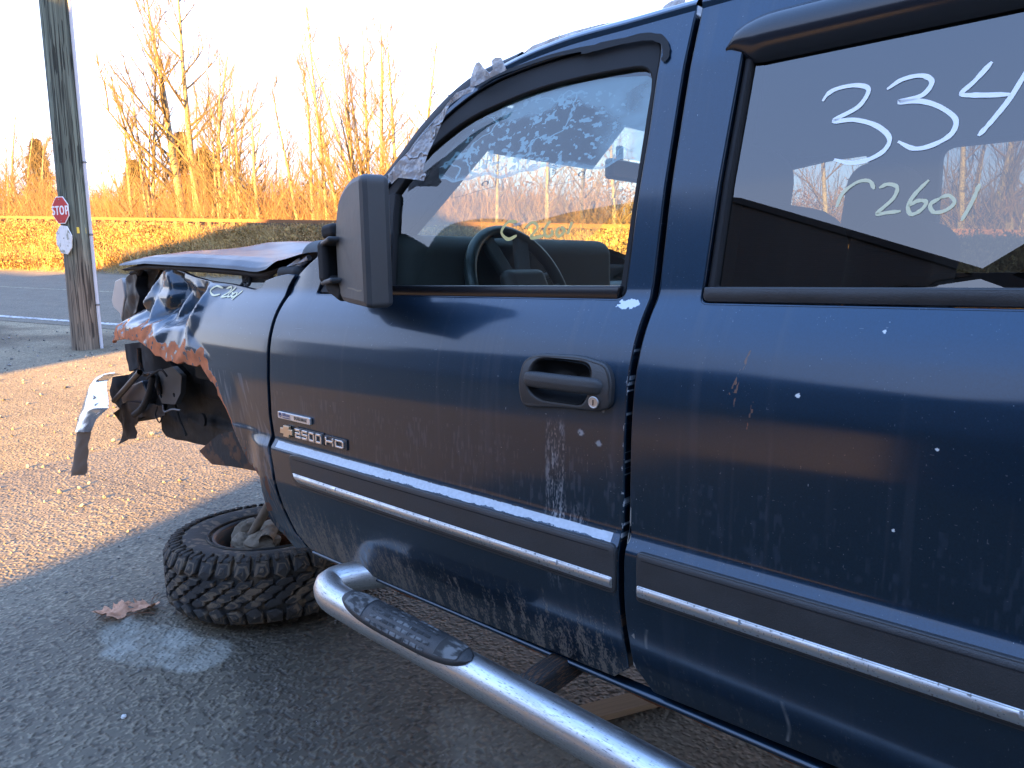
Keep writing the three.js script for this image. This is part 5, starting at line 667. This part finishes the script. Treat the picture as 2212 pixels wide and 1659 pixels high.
// ---- bent bumper hanging from the front
{
  const L = [[-1.534, 0.922, -0.2], [-1.659, 0.905, -0.19], [-1.772, 0.877, -0.18], [-1.812, 0.846, -0.165], [-1.818, 0.804, -0.14], [-1.798, 0.764, -0.12], [-1.769, 0.719, -0.095], [-1.719, 0.658, -0.06]], Rr = [[-1.479, 0.914, -0.17], [-1.564, 0.9, -0.16], [-1.607, 0.873, -0.15], [-1.57, 0.837, -0.13], [-1.494, 0.806, -0.11], [-1.459, 0.781, -0.09], [-1.536, 0.73, -0.07], [-1.563, 0.673, -0.05]];
  const zig = (l, t) => { const f = t * (l.length - 1), i = Math.min(l.length - 2, Math.floor(f)); return l[i].map((v, k) => lerp(v, l[i + 1][k], f - i)); };
  const bump = (a, b, v) => a.map((c, k) => lerp(c, b[k], v));
  const face = (u, v, A, B, d) => { const p = bump(zig(A, u), zig(B, u), v), s = Math.sin(Math.PI * Math.pow(v, 0.8)); return [p[0] - 0.012 * s * d, p[1] + 0.003 * (fbm(u * 9, v * 4, 3) - 0.5), p[2] + 0.035 * s * d + 0.01 * (fbm(u * 7 + 3, v * 5, 3) - 0.5)]; };
  const bm = textures(256, 256, (u, v, o) => { const a = fbm(u * 9, v * 9, 4, 9), s = sstep(0.72, 0.8, a); o.c = [lerp(0.66, 0.2, s), lerp(0.68, 0.14, s), lerp(0.70, 0.1, s)]; o.m = [a, lerp(0.12 + 0.15 * a, 0.8, s), 1 - s]; });
  mesh('front_bumper', [sheet(40, 14, (u, v) => face(u, v, L, Rr, 1)), rbox(0.06, 0.22, 1.5, 0.03, -1.42, 0.80, -1.1)], std({ map: bm[0], roughnessMap: bm[1], metalnessMap: bm[1], roughness: 1, metalness: 1, side: THREE.DoubleSide }), truck);
  const L2 = [[-1.719, 0.658, -0.06], [-1.762, 0.599, -0.06], [-1.818, 0.522, -0.06], [-1.881, 0.444, -0.06], [-1.901, 0.42, -0.06]], R2 = [[-1.563, 0.673, -0.05], [-1.595, 0.626, -0.05], [-1.634, 0.554, -0.05], [-1.677, 0.474, -0.05], [-1.693, 0.461, -0.05]];
  mesh('bumper_end', sheet(20, 10, (u, v) => face(u, v, L2, R2, 0.7)), std({ color: lin(0.055, 0.057, 0.06), roughness: 0.6, side: THREE.DoubleSide }), truck);
  // headlight pushed out of its place
  const lens = [[-1.458, 1.304], [-1.385, 1.317], [-1.376, 1.242], [-1.432, 1.147], [-1.444, 1.173], [-1.51, 1.195], [-1.522, 1.225]], hous = [[-1.326, 1.312], [-1.279, 1.331], [-1.22, 1.341], [-1.199, 1.32], [-1.226, 1.284], [-1.191, 1.245], [-1.244, 1.18], [-1.322, 1.152], [-1.39, 1.096], [-1.405, 1.149], [-1.321, 1.244]];
  mesh('headlight_lens', panel(lens, [], (x, y) => -0.17 - 0.3 * (x + 1.45) ** 2, { edge: 0.004, lip: 0.03, step: [0.02, 0.02] }), std({ color: lin(0.40, 0.36, 0.33), roughness: 0.35 }), truck);
  mesh('headlight_housing', panel(hous, [], (x, y) => -0.15 - 0.02 * fbm(x * 20, y * 20, 2), { edge: 0.003, lip: 0.05, step: [0.02, 0.02] }), std({ color: lin(0.016, 0.016, 0.018), roughness: 0.5 }), truck);
  const lat = [[-1.332, 1.346], [-1.368, 1.335], [-1.401, 1.32], [-1.336, 1.309], [-1.325, 1.242], [-1.305, 1.176], [-1.197, 1.244], [-1.127, 1.315], [-1.087, 1.343], [-1.204, 1.362]];
  mesh('latch_panel', panel(lat, [], (x, y) => -0.19 - 0.03 * fbm(x * 14, y * 14, 3), { edge: 0, lip: 0.02, step: [0.02, 0.02] }), frameMat, truck);
  const clip = [[-1.116, 1.368, -0.16], [-1.148, 1.346, -0.16], [-1.254, 1.334, -0.16], [-1.178, 1.33, -0.16]];
  mesh('hood_catch', [rbox(0.05, 0.04, 0.04, 0.008, ...clip[0]), tube([clip[0], clip[1], clip[2]], 0.007, 6), tube([clip[1], clip[3]], 0.01, 6)], inky, truck);
}
// ---- mirror folded against the door
{
  const mm = textures(256, 256, (u, v, o) => { const a = fbm(u * 6, v * 6, 5, 6), k = 0.048 * (0.65 + 0.8 * a); o.c = [k, k * 1.01, k * 1.04]; o.m = [noise(u * 120, v * 120, 120), 0.42 + 0.25 * a, 0]; });
  const m = new THREE.Group(); m.name = 'side_mirror'; truck.add(m); m.position.set(0.502, 1.382, 0.034);
  const pl = std({ map: mm[0], bumpMap: mm[1], bumpScale: 0.0002, roughnessMap: mm[1], roughness: 1 });
  // head: a thick shell with a broad round front upper corner, folded back along the door
  const outline = rounded([[-0.105, -0.098], [-0.078, -0.124], [0.100, -0.131], [0.105, 0.128], [0.02, 0.127], [-0.07, 0.098], [-0.105, 0.03]], [0.03, 0.03, 0.012, 0.02, 0.06, 0.05, 0.05], 8);
  const head = extrude(outline, 0.034, 0.013); head.translate(0, 0, -0.017); mesh('housing', at(head, 0, 0, 0, 0, -0.34, 0), pl, m);
  mesh('bracket_fin', rbox(0.085, 0.011, 0.05, 0.005, -0.115, 0.006, -0.010, 0, -0.34, 0.14), pl, m); mesh('bracket_fin', rbox(0.085, 0.011, 0.05, 0.005, -0.115, -0.079, -0.010, 0, -0.34, 0.08), pl, m);
  mesh('arm', [rbox(0.034, 0.092, 0.06, 0.012, -0.145, -0.036, -0.022), rbox(0.05, 0.032, 0.05, 0.012, -0.125, 0.030, -0.022, 0, 0, 0.1), rbox(0.07, 0.04, 0.05, 0.014, -0.112, -0.094, -0.022, 0, 0, -0.45)], rubber, m);
  mesh('mount', rbox(0.09, 0.15, 0.10, 0.02, -0.13, -0.03, -0.085), rubber, m);
  mesh('scuff', at(stroke([[-0.02, -0.092], [0.02, -0.0935], [0.05, -0.0965], [0.08, -0.096]], 0.004, () => 0.0305, 0.0004), 0, 0, 0, 0, -0.34, 0), std({ color: lin(0.22, 0.19, 0.15), roughness: 0.9 }), m);
}
// ---- step bar
{
  const path = [[0.48, 0.578, -0.30], [0.42, 0.580, -0.16], [0.322, 0.576, -0.02], [0.303, 0.571, 0.030], [0.345, 0.566, 0.058], [0.44, 0.561, 0.064], [0.70, 0.556, 0.064], [1.0, 0.546, 0.064], [1.3, 0.534, 0.064], [1.7, 0.507, 0.062], [1.95, 0.49, 0.055], [2.05, 0.50, 0.0], [2.06, 0.54, -0.2]];
  const bar = mesh('step_bar', tube(path, 0.0368, 28, 160), chromeDull, truck);
  const cx = new THREE.CatmullRomCurve3(path.map(V), false, 'centripetal');
  const yAt = (x) => { let lo = 0.3, hi = 0.9; for (let i = 0; i < 40; i++) { const m = (lo + hi) / 2; if (cx.getPoint(m).x < x) lo = m; else hi = m; } return cx.getPoint(lo).y; };
  const x0 = 0.425, x1 = 0.835, pad = (u, v, d, wk = 1) => { const x = lerp(x0, x1, u), e = Math.pow(Math.max(0, 1 - Math.pow(Math.abs(2 * u - 1), 3.2)), 0.5), a = (0.72 + (v - 0.5) * 2.1 * e * wk); return [x, yAt(x) + (0.0368 + d) * Math.cos(a - 0.42), 0.064 + (0.0368 + d) * Math.sin(a - 0.42), x * 3, v]; };
  mesh('step_pad', [sheet(60, 20, (u, v) => pad(u, v, 0.0075 * Math.min(1, Math.min(v, 1 - v) * 9) * Math.min(1, Math.min(u, 1 - u) * 30) + 0.0015))], plastic, bar);
  const dustM = textures(256, 128, (u, v, o) => { const a = sstep(0.4, 0.7, fbm(u * 14, v * 9, 4)); const k = lerp(0.02, 0.16, a * 0.8); o.c = [k, k, k * 0.98]; }, { data: false })[0];
  const ribs = []; for (let r = 0; r < 5; r++) for (let i = 0; i < 9; i++) { const u = 0.27 + i * 0.052 + (r % 2) * 0.02, v = 0.2 + r * 0.15; if (u > 0.74) continue; ribs.push(sheet(3, 2, (a, b) => pad(u + a * 0.042, v + b * 0.075, 0.0098 + 0.0012 * Math.sin(Math.PI * a) * Math.sin(Math.PI * b)))); }
  mesh('tread_rib', ribs, std({ map: dustM, roughness: 0.85 }), bar);
  for (const [a, b] of [[0.07, 0.16], [0.80, 0.14]]) mesh('end_patch', sheet(14, 10, (u, v) => pad(a + b * u, 0.16 + 0.68 * v, 0.0105)), std({ map: dustM, roughness: 0.8 }), bar);
  mesh('bar_mount', [rbox(0.05, 0.05, 0.3, 0.01, 0.95, 0.56, -0.10), rbox(0.05, 0.05, 0.3, 0.01, 1.6, 0.53, -0.10)], frameMat, bar);
}
// ---- cargo bed side behind the cab, outside the picture
mesh('bed_side', panel([[2.17, 0.64], [2.55, 0.64], [2.62, 0.95], [2.85, 1.08], [3.35, 1.08], [3.6, 0.95], [3.66, 0.64], [4.35, 0.64], [4.35, 1.30], [2.17, 1.30]], [], off(0), { step: [0.1, 0.02] }), plainPaint, truck);
{ // rear wheels carry the tail
  const tyre = std({ color: lin(0.02, 0.02, 0.02), roughness: 0.9 });
  for (const z of [-0.2, -1.75]) { const w = new THREE.Group(); w.name = 'rear_wheel'; truck.add(w); w.position.set(3.1, 0.33, z); mesh('tyre', new THREE.TorusGeometry(0.29, 0.11, 14, 36), tyre, w); mesh('rim', new THREE.CylinderGeometry(0.21, 0.21, 0.16, 24).rotateX(Math.PI / 2), chrome, w); }
}
// ---- plastic wrap over the windshield, taped to the roof edge
{
  const t = thing('plastic_wrap', 'torn clear plastic wrap taped along the windshield edge and roof of the truck', 'plastic wrap'); t.rotation.z = TILT;
  const fm = textures(512, 512, (u, v, o) => { const a = fbm(u * 9, v * 9, 5, 9), c = Math.abs(fbm(u * 5 + 3, v * 5, 4, 5) - 0.5); const k = 0.30 + 0.2 * a + 0.25 * sstep(0.03, 0, c); o.c = [k, k, k * 1.02]; o.m = [a + sstep(0.05, 0, c) * 0.6, 0, 0]; });
  const film = phy({ map: fm[0], bumpMap: fm[1], bumpScale: 0.012, roughness: 0.3, transmission: 0.2, thickness: 0, side: THREE.DoubleSide }); fm.forEach((m) => m.repeat.set(4, 4));
  const flap = (name, loop, z, amp, seed, m = film) => mesh(name, panel(loop, [], (x, y) => z(x, y) + amp * (fbm(x * 16 + seed, y * 16, 4) - 0.5) * 2, { edge: 0, lip: 0.0008, step: [0.012, 0.012] }), m, t);
  flap('pillar_flap', [[0.674, 1.688], [0.661, 1.689], [0.629, 1.684], [0.597, 1.667], [0.564, 1.646], [0.537, 1.627], [0.495, 1.6], [0.45, 1.574], [0.398, 1.544], [0.41, 1.521], [0.434, 1.533], [0.466, 1.528], [0.516, 1.519], [0.525, 1.532], [0.514, 1.539], [0.534, 1.576], [0.556, 1.606], [0.587, 1.645], [0.605, 1.664], [0.636, 1.674], [0.671, 1.68]], (x, y) => -0.125 - 0.03 * (x - 0.4), 0.007, 1);
  flap('torn_corner', [[0.631, 1.698], [0.637, 1.716], [0.646, 1.736], [0.655, 1.744], [0.665, 1.743], [0.678, 1.728], [0.69, 1.717], [0.7, 1.722], [0.701, 1.738], [0.709, 1.743], [0.722, 1.741], [0.729, 1.727], [0.736, 1.715], [0.695, 1.709], [0.658, 1.701]], (x, y) => -0.16, 0.01, 4);
  flap('roof_flap', [[0.665, 1.767], [0.686, 1.779], [0.715, 1.788], [0.764, 1.792], [0.791, 1.794], [0.846, 1.793], [0.891, 1.791], [0.954, 1.785], [0.994, 1.781], [1.018, 1.782], [1.032, 1.79], [1.043, 1.793], [1.063, 1.794], [1.071, 1.791], [1.071, 1.769], [1.032, 1.775], [0.994, 1.778], [0.946, 1.782], [0.891, 1.783], [0.824, 1.781], [0.776, 1.778], [0.714, 1.771], [0.681, 1.768]], (x, y) => -0.27, 0.012, 7);
  for (const s of [[[0.792, 1.791], [0.797, 1.768]], [[0.87, 1.789], [0.866, 1.77]], [[0.959, 1.781], [0.955, 1.77]]]) mesh('fold_line', stroke(s, 0.004, () => -0.262, 0.001), std({ color: lin(0.7, 0.72, 0.74), roughness: 0.5 }), t);
  // the sheet over the windshield, with its print
  const cv = document.createElement('canvas'); cv.width = 1024; cv.height = 1024; const g = cv.getContext('2d'); g.fillStyle = '#fff'; g.fillRect(0, 0, 1024, 1024); g.fillStyle = '#2a333d'; g.strokeStyle = '#2a333d';
  for (const [ox, oy] of [[750, 755], [900, 420]]) { g.setTransform(-333 / 400, -166 / 400, -107 / 240, 128 / 240, ox, oy); g.lineWidth = 3; g.strokeRect(0, 0, 400, 240); g.font = '17px sans-serif'; for (let i = 0; i < 7; i++) for (let x = 20; x < 250 - (i * 53) % 90; x += 14 + (i * 7 + x) % 11) g.fillRect(x, 24 + i * 19, 9 + (x * 7 + i) % 8, 4); g.font = 'bold 30px sans-serif'; g.fillText('Outdoor', 90, 186); g.font = 'bold 44px sans-serif'; g.fillText('Collision', 130, 226); g.beginPath(); g.arc(350, 60, 17, 0.6, 5.6); g.lineWidth = 8; g.stroke(); }
  g.setTransform(1, 0, 0, 1, 0, 0);
  const pt = new THREE.CanvasTexture(cv); pt.colorSpace = THREE.SRGBColorSpace; pt.wrapS = pt.wrapT = THREE.RepeatWrapping;
  mesh('windshield_sheet', sheet(50, 60, (u, v) => { const p = ws(0.12 + 0.86 * u, 0.02 + 0.80 * v); const n = 0.012 + 0.012 * fbm(u * 9, v * 12, 4); return [p[0] - n * 0.8, p[1] + n * 0.7, p[2], u, v]; }), phy({ map: pt, roughness: 0.2, transmission: 0.86, thickness: 0, color: lin(0.92, 0.88, 0.80), side: THREE.DoubleSide }), t);
  // film stuck inside the top of the driver's window
  const wm = textures(1024, 512, (u, v, o) => {
    const n = fbm(u * 7 + 2, v * 5, 5), edge = 0.30 + 0.18 * fbm(u * 6, 4, 3) - 0.10 * sstep(0.6, 1, u);
    let k = v > edge ? 0.10 : 0; const ridge = Math.abs(fbm(u * 6 + 8, v * 4 + 3, 4) - 0.5);
    if (v > edge) { k = Math.max(k, 0.75 * sstep(0.035, 0.0, ridge)); k = Math.max(k, 0.5 * sstep(0.72, 0.8, v + 0.25 * (n - 0.5))); k = Math.max(k, 0.6 * sstep(0.06, 0, v - edge)); k = Math.max(k, 0.65 * sstep(0.80, 0.98, u + 0.25 * (n - 0.5))); const sp = fbm(u * 60, v * 34, 3), zone = Math.hypot((u - 0.62) / 0.3, (v - 0.6) / 0.32); if (zone < 1) k = Math.max(k, 0.7 * sstep(0.62, 0.7, sp + 0.08 * (1 - zone))); }
    o.c = [0.30, 0.45, 0.56]; o.a = k;
  }, { data: false, repeat: false })[0];
  fit(wm, 0.38, 1.42, 0.69, 0.27);
  mesh('window_film', panel(inset([[0.53, 1.569], [0.622, 1.634], [0.733, 1.664], [0.849, 1.672], [0.957, 1.667], [1.042, 1.654], [1.056, 1.645], [1.063, 1.593], [1.062, 1.477], [0.995, 1.473], [0.934, 1.472], [0.869, 1.474], [0.775, 1.477], [0.643, 1.487], [0.537, 1.508]], 0.001), [], off(-0.0215), { edge: 0, lip: 0.0006, step: [0.03, 0.015] }), phy({ map: wm, transparent: true, roughness: 0.35, side: THREE.DoubleSide }), t);
}
// ---------------------------------------------------------------- the broken-off front wheel
{
  const Wx = -0.87, Wz = -0.46;
  const w = thing('fallen_wheel', 'muddy off-road wheel lying flat on the pavement under the fender, broken off', 'wheel', [Wx, 0.016, Wz]); w.quaternion.setFromAxisAngle(new THREE.Vector3(-0.48, 0, 0.877).normalize(), 0.055); w.scale.setScalar(1.04);
  const RO = 0.392;
  const rub = textures(512, 512, (u, v, o) => { const a = fbm(u * 9, v * 9, 5, 9), m = sstep(0.48, 0.66, a); o.c = [lerp(0.026, 0.115, m), lerp(0.025, 0.085, m), lerp(0.024, 0.056, m)]; o.m = [fbm(u * 40, v * 40, 3, 40), 0, 0]; }); rub.forEach((t) => t.repeat.set(4, 2));
  const rubM = std({ map: rub[0], bumpMap: rub[1], bumpScale: 0.002, roughness: 0.88 });
  const prof = [[0.215, 0.046], [0.222, 0.030], [0.250, 0.018], [0.300, 0.012], [0.345, 0.022], [0.366, 0.045], [0.3735, 0.07], [0.3735, 0.192], [0.366, 0.217], [0.345, 0.240], [0.318, 0.248], [0.300, 0.250], [0.272, 0.246], [0.240, 0.236], [0.222, 0.226], [0.215, 0.214]];
  const carc = new THREE.LatheGeometry(prof.map((p) => new THREE.Vector2(...p)), 72); { const uv = carc.attributes.uv; for (let i = 0; i < uv.count; i++) uv.setXY(i, uv.getX(i) * 2, uv.getY(i)); }
  mesh('tyre', carc, rubM, w);
  // tread lugs, each with a chamfered top: r(h) follows the crown
  const lug = (a0, quad, h0, h1, r0, dep, out) => { // quad: [[angle, height] x4]
    const P = (q, k, d) => { const c = quad.reduce((s, p) => [s[0] + p[0] / quad.length, s[1] + p[1] / quad.length], [0, 0]); const a = a0 + lerp(c[0], q[0], k), y = lerp(c[1], q[1], k), cr = RO - 0.9 * Math.max(0, Math.abs(y - 0.131) - 0.085) ** 1.4 * 4; const r = Math.min(RO, cr) - d; return [Math.cos(a) * r, y, -Math.sin(a) * r]; };
    const n = quad.length, pos = [], uv = [], idx = []; const rings = [[1, 0.022], [1, 0.003], [0.93, 0]]; for (const [k, d] of rings) for (const q of quad) { pos.push(...P(q, k, d)); uv.push((a0 + q[0]) / 6.28 * 2, q[1] * 3); } const c = pos.length / 3; pos.push(...P(quad.reduce((s, p) => [s[0] + p[0] / n, s[1] + p[1] / n], [0, 0]), 0, -0.0005)); uv.push(a0 / 6.28 * 2, 0.4);
    for (let r = 0; r < 2; r++) for (let i = 0; i < n; i++) { const a = r * n + i, b = r * n + (i + 1) % n; idx.push(a, b, a + n, b, b + n, a + n); } for (let i = 0; i < n; i++) idx.push(2 * n + i, 2 * n + (i + 1) % n, c);
    const g = rawGeo(pos, idx, uv).toNonIndexed(); g.computeVertexNormals(); out.push(g);
  };
  const lugs = [], NL = 36, st = Math.PI * 2 / NL, rr = rng(77);
  for (let i = 0; i < NL; i++) {
    const a = i * st, j = (s) => (rr() - 0.5) * s, big = i % 2;
    lug(a, [[0.06 * st, 0.250], [0.9 * st, 0.248], [0.92 * st, 0.205], [0.62 * st, 0.190 - 0.012 * big], [0.12 * st, 0.196 + j(0.004)]], 0, 0, 0, 0, lugs);
    lug(a + 0.5 * st, [[0.06 * st, 0.012], [0.9 * st, 0.014], [0.92 * st, 0.058], [0.62 * st, 0.073 + 0.012 * big], [0.12 * st, 0.066 + j(0.004)]], 0, 0, 0, 0, lugs);
    for (const [dy, ph, sl] of [[0.166, 0.1, 1], [0.142, 0.55, 1], [0.118, 0.05, 1], [0.094, 0.5, 1]]) lug(a + ph * st, [[0.04 * st, dy - 0.004], [0.40 * st, dy + 0.016], [0.94 * st, dy + 0.012 + j(0.003)], [0.90 * st, dy - 0.003], [0.46 * st, dy - 0.013], [0.10 * st, dy - 0.011]], 0, 0, 0, 0, lugs);
    lugs.push(at(rbox(0.050, 0.012, 0.0135, 0.003, 0.348, 0.2475, 0, 0, 0, -0.24).rotateY(a + 0.3 * st)), at(rbox(0.036, 0.010, 0.011, 0.003, 0.352, 0.2465, 0, 0, 0, -0.26).rotateY(a + 0.75 * st)));
  }
  for (const g of lugs) { if (g.index) { } }
  mesh('tread', lugs, rubM, w);
  mesh('bead_ring', at(new THREE.TorusGeometry(0.236, 0.006, 8, 60).rotateX(Math.PI / 2), 0, 0.238, 0), rubM, w);
  const rim = new THREE.LatheGeometry([[0.218, 0.228], [0.224, 0.232], [0.216, 0.236], [0.206, 0.226], [0.200, 0.200], [0.192, 0.16], [0.188, 0.07], [0.10, 0.055], [0.0, 0.055]].map((p) => new THREE.Vector2(...p)), 60);
  mesh('rim', rim, std({ map: frameMap[0], color: lin(0.9, 0.9, 0.95), roughness: 0.6, metalness: 0.3 }), w);
  // hub and knuckle, caked with mud
  const mudM = textures(256, 256, (u, v, o) => { const a = fbm(u * 9, v * 9, 5, 9), k = 0.6 + 0.8 * a; o.c = [0.185 * k, 0.150 * k, 0.110 * k]; o.m = [a, 0, 0]; }); const mud = std({ map: mudM[0], bumpMap: mudM[1], bumpScale: 0.012, roughness: 0.95 });
  const lump = (x, y, z, rx, ry, rz, seed, amp = 0.25) => { const g = new THREE.SphereGeometry(1, 28, 20), p = g.attributes.position; for (let i = 0; i < p.count; i++) { const v = new THREE.Vector3().fromBufferAttribute(p, i), k = 1 + amp * (fbm(v.x * 2.2 + seed, v.y * 2.2 + v.z * 1.7 + seed, 4) - 0.5) * 2; p.setXYZ(i, x + v.x * rx * k, y + v.y * ry * k, z + v.z * rz * k); } g.computeVertexNormals(); return g; };
  mesh('brake_disc', [at(new THREE.CylinderGeometry(0.165, 0.165, 0.03, 48), 0.02, 0.185, 0.0), at(new THREE.CylinderGeometry(0.10, 0.12, 0.06, 32), 0.02, 0.215, 0)], rusty, w);
  mesh('knuckle', [lump(0.02, 0.235, 0.0, 0.085, 0.045, 0.08, 3), lump(-0.07, 0.225, 0.06, 0.055, 0.05, 0.06, 9, 0.4), lump(0.10, 0.235, 0.10, 0.075, 0.035, 0.055, 14, 0.45), lump(0.02, 0.22, 0.13, 0.05, 0.035, 0.035, 21, 0.4), lump(0.07, 0.25, -0.06, 0.05, 0.06, 0.05, 30, 0.3), lump(-0.03, 0.24, -0.09, 0.06, 0.03, 0.04, 33, 0.4), tube([[0.0, 0.23, 0.0], [0.10, 0.27, 0.06], [0.17, 0.26, 0.12]], 0.026, 10)], mud, w);
  const tp = [[-0.879, 0.237, -0.36], [-0.794, 0.32, -0.36], [-0.698, 0.414, -0.36], [-0.66, 0.448, -0.36]], loc = tp.map((p) => [p[0] - Wx, p[1] + TILT * p[0] - 0.006, p[2] - Wz]);
  mesh('tie_rod', [tube([loc[0], loc[1], loc[2], loc[3]], 0.0175, 12), lump(...loc[0], 0.035, 0.03, 0.032, 41, 0.3), tube([[loc[0][0], loc[0][1], loc[0][2]], [-0.02, 0.22, 0.03]], 0.02, 10)], std({ map: mudM[0], color: lin(0.75, 0.78, 0.82), roughness: 0.9 }), w);
}
// ---------------------------------------------------------------- small things on the pavement
{
  const lm = textures(256, 256, (u, v, o) => { const a = fbm(u * 12, v * 12, 4), vein = sstep(0.05, 0.0, Math.abs(((Math.atan2(v - 0.2, u - 0.5) * 2.2) % 0.5 + 0.5) % 0.5 - 0.25) - 0.0) * 0.3; const k = 0.75 + 0.5 * a - vein; o.c = [0.50 * k, 0.255 * k, 0.15 * k]; }, { data: false })[0];
  const leafShape = (() => { const half = [[0, -0.02], [0.10, 0.02], [0.30, -0.02], [0.26, 0.08], [0.48, 0.16], [0.36, 0.24], [0.52, 0.42], [0.34, 0.42], [0.36, 0.56], [0.18, 0.48], [0.22, 0.72], [0.10, 0.70], [0, 0.95]]; return [...half, ...half.slice(1, -1).reverse().map(([x, y]) => [-x, y])]; })();
  const leaf = (label, x, z, size, turn, seed, fold) => { const t = thing('dead_leaf', label, 'leaf', [x, 0.006, z]); t.rotation.y = turn; const g = panel(leafShape, [], (a, b) => 0.34 * fold * Math.abs(a) + 0.26 * (fbm(a * 4 + seed, b * 4, 3) - 0.35) + 0.30 * b * b * fold * 0.4, { edge: 0, lip: 0.004, step: [0.05, 0.05] }); { const uv = g.attributes.uv; for (let i = 0; i < uv.count; i++) uv.setXY(i, uv.getX(i) + 0.5, uv.getY(i)); } g.scale(size, size, size); g.rotateX(-Math.PI / 2); mesh('blade', g, std({ map: lm, roughness: 0.85, side: THREE.DoubleSide }), t); mesh('stalk', tube([[0, 0.004, 0], [0.02, 0.012, size * 0.35], [0.03, 0.006, size * 0.7]], 0.0018, 5), std({ color: lin(0.14, 0.07, 0.04), roughness: 0.9 }), t); return t; };
  leaf('larger curled brown maple leaf beside the fallen wheel, nearer the picture edge', -1.085, 0.05, 0.145, 2.2, 3, 1.3);
  leaf('smaller curled brown maple leaf beside the fallen wheel, nearer the tyre', -1.11, -0.055, 0.125, -2.6, 8, 1.4);
  // offcut under the sill
  const c = [[0.661, -0.734]][0], wd = textures(128, 128, (u, v, o) => { const k = 0.8 + 0.4 * fbm(u * 4, v * 30, 3); o.c = [0.22 * k, 0.145 * k, 0.085 * k]; }, { data: false })[0];
  const bd = thing('board_offcut', 'flat brown board offcut lying under the sill of the truck', 'board', [c[0], 0.02, c[1] - 0.02]); bd.rotation.y = 1.1; mesh('board', rbox(0.36, 0.02, 0.075, 0.004), std({ map: wd, roughness: 0.9 }), bd);
  // loose grit
  const r = rng(55), L = [], st = new THREE.IcosahedronGeometry(1, 1); { const p = st.attributes.position; for (let i = 0; i < p.count; i++) { const v = new THREE.Vector3().fromBufferAttribute(p, i), k = 0.8 + 0.4 * hash(Math.round(v.x * 9), Math.round(v.y * 9 + v.z * 31)); p.setXYZ(i, v.x * k, v.y * k * 0.7, v.z * k); } st.computeVertexNormals(); }
  for (let i = 0; i < 2600; i++) { const far = r() < 0.6, X = far ? -11 + 9 * r() : -3 + 4.6 * r(), Z = far ? -6 + 6.5 * r() : -2.2 + 3.4 * r(), q = qOf(X, Z); if (q > 5.6) continue; const s = (far ? 0.004 + 0.014 * r() ** 3 : 0.0018 + 0.006 * r() ** 4), k = 0.06 + 0.16 * r(); L.push({ x: X, y: ground(X, Z) + 0.004 + s * 0.3, z: Z, ry: r() * 6, rx: r() * 6, s, c: [k * 1.05, k, k * 0.92] }); }
  scatter('gravel', st, std({ roughness: 0.9 }), L, 'loose grit and small stones scattered over the yard pavement', 'gravel');
  const peb = thing('pebble', 'single pale pebble on the asphalt in front of the wheel stain', 'pebble', [...[[-0.748, 0.34], [-0.446, 0.288], [-0.624, 0.41]][1].slice(0, 1), 0.008, [[-0.446, 0.288]][0][1]]); mesh('stone', st.clone().scale(0.008, 0.008, 0.008), std({ color: lin(0.5, 0.5, 0.48), roughness: 0.8 }), peb);
}
renderer.render(scene, camera);
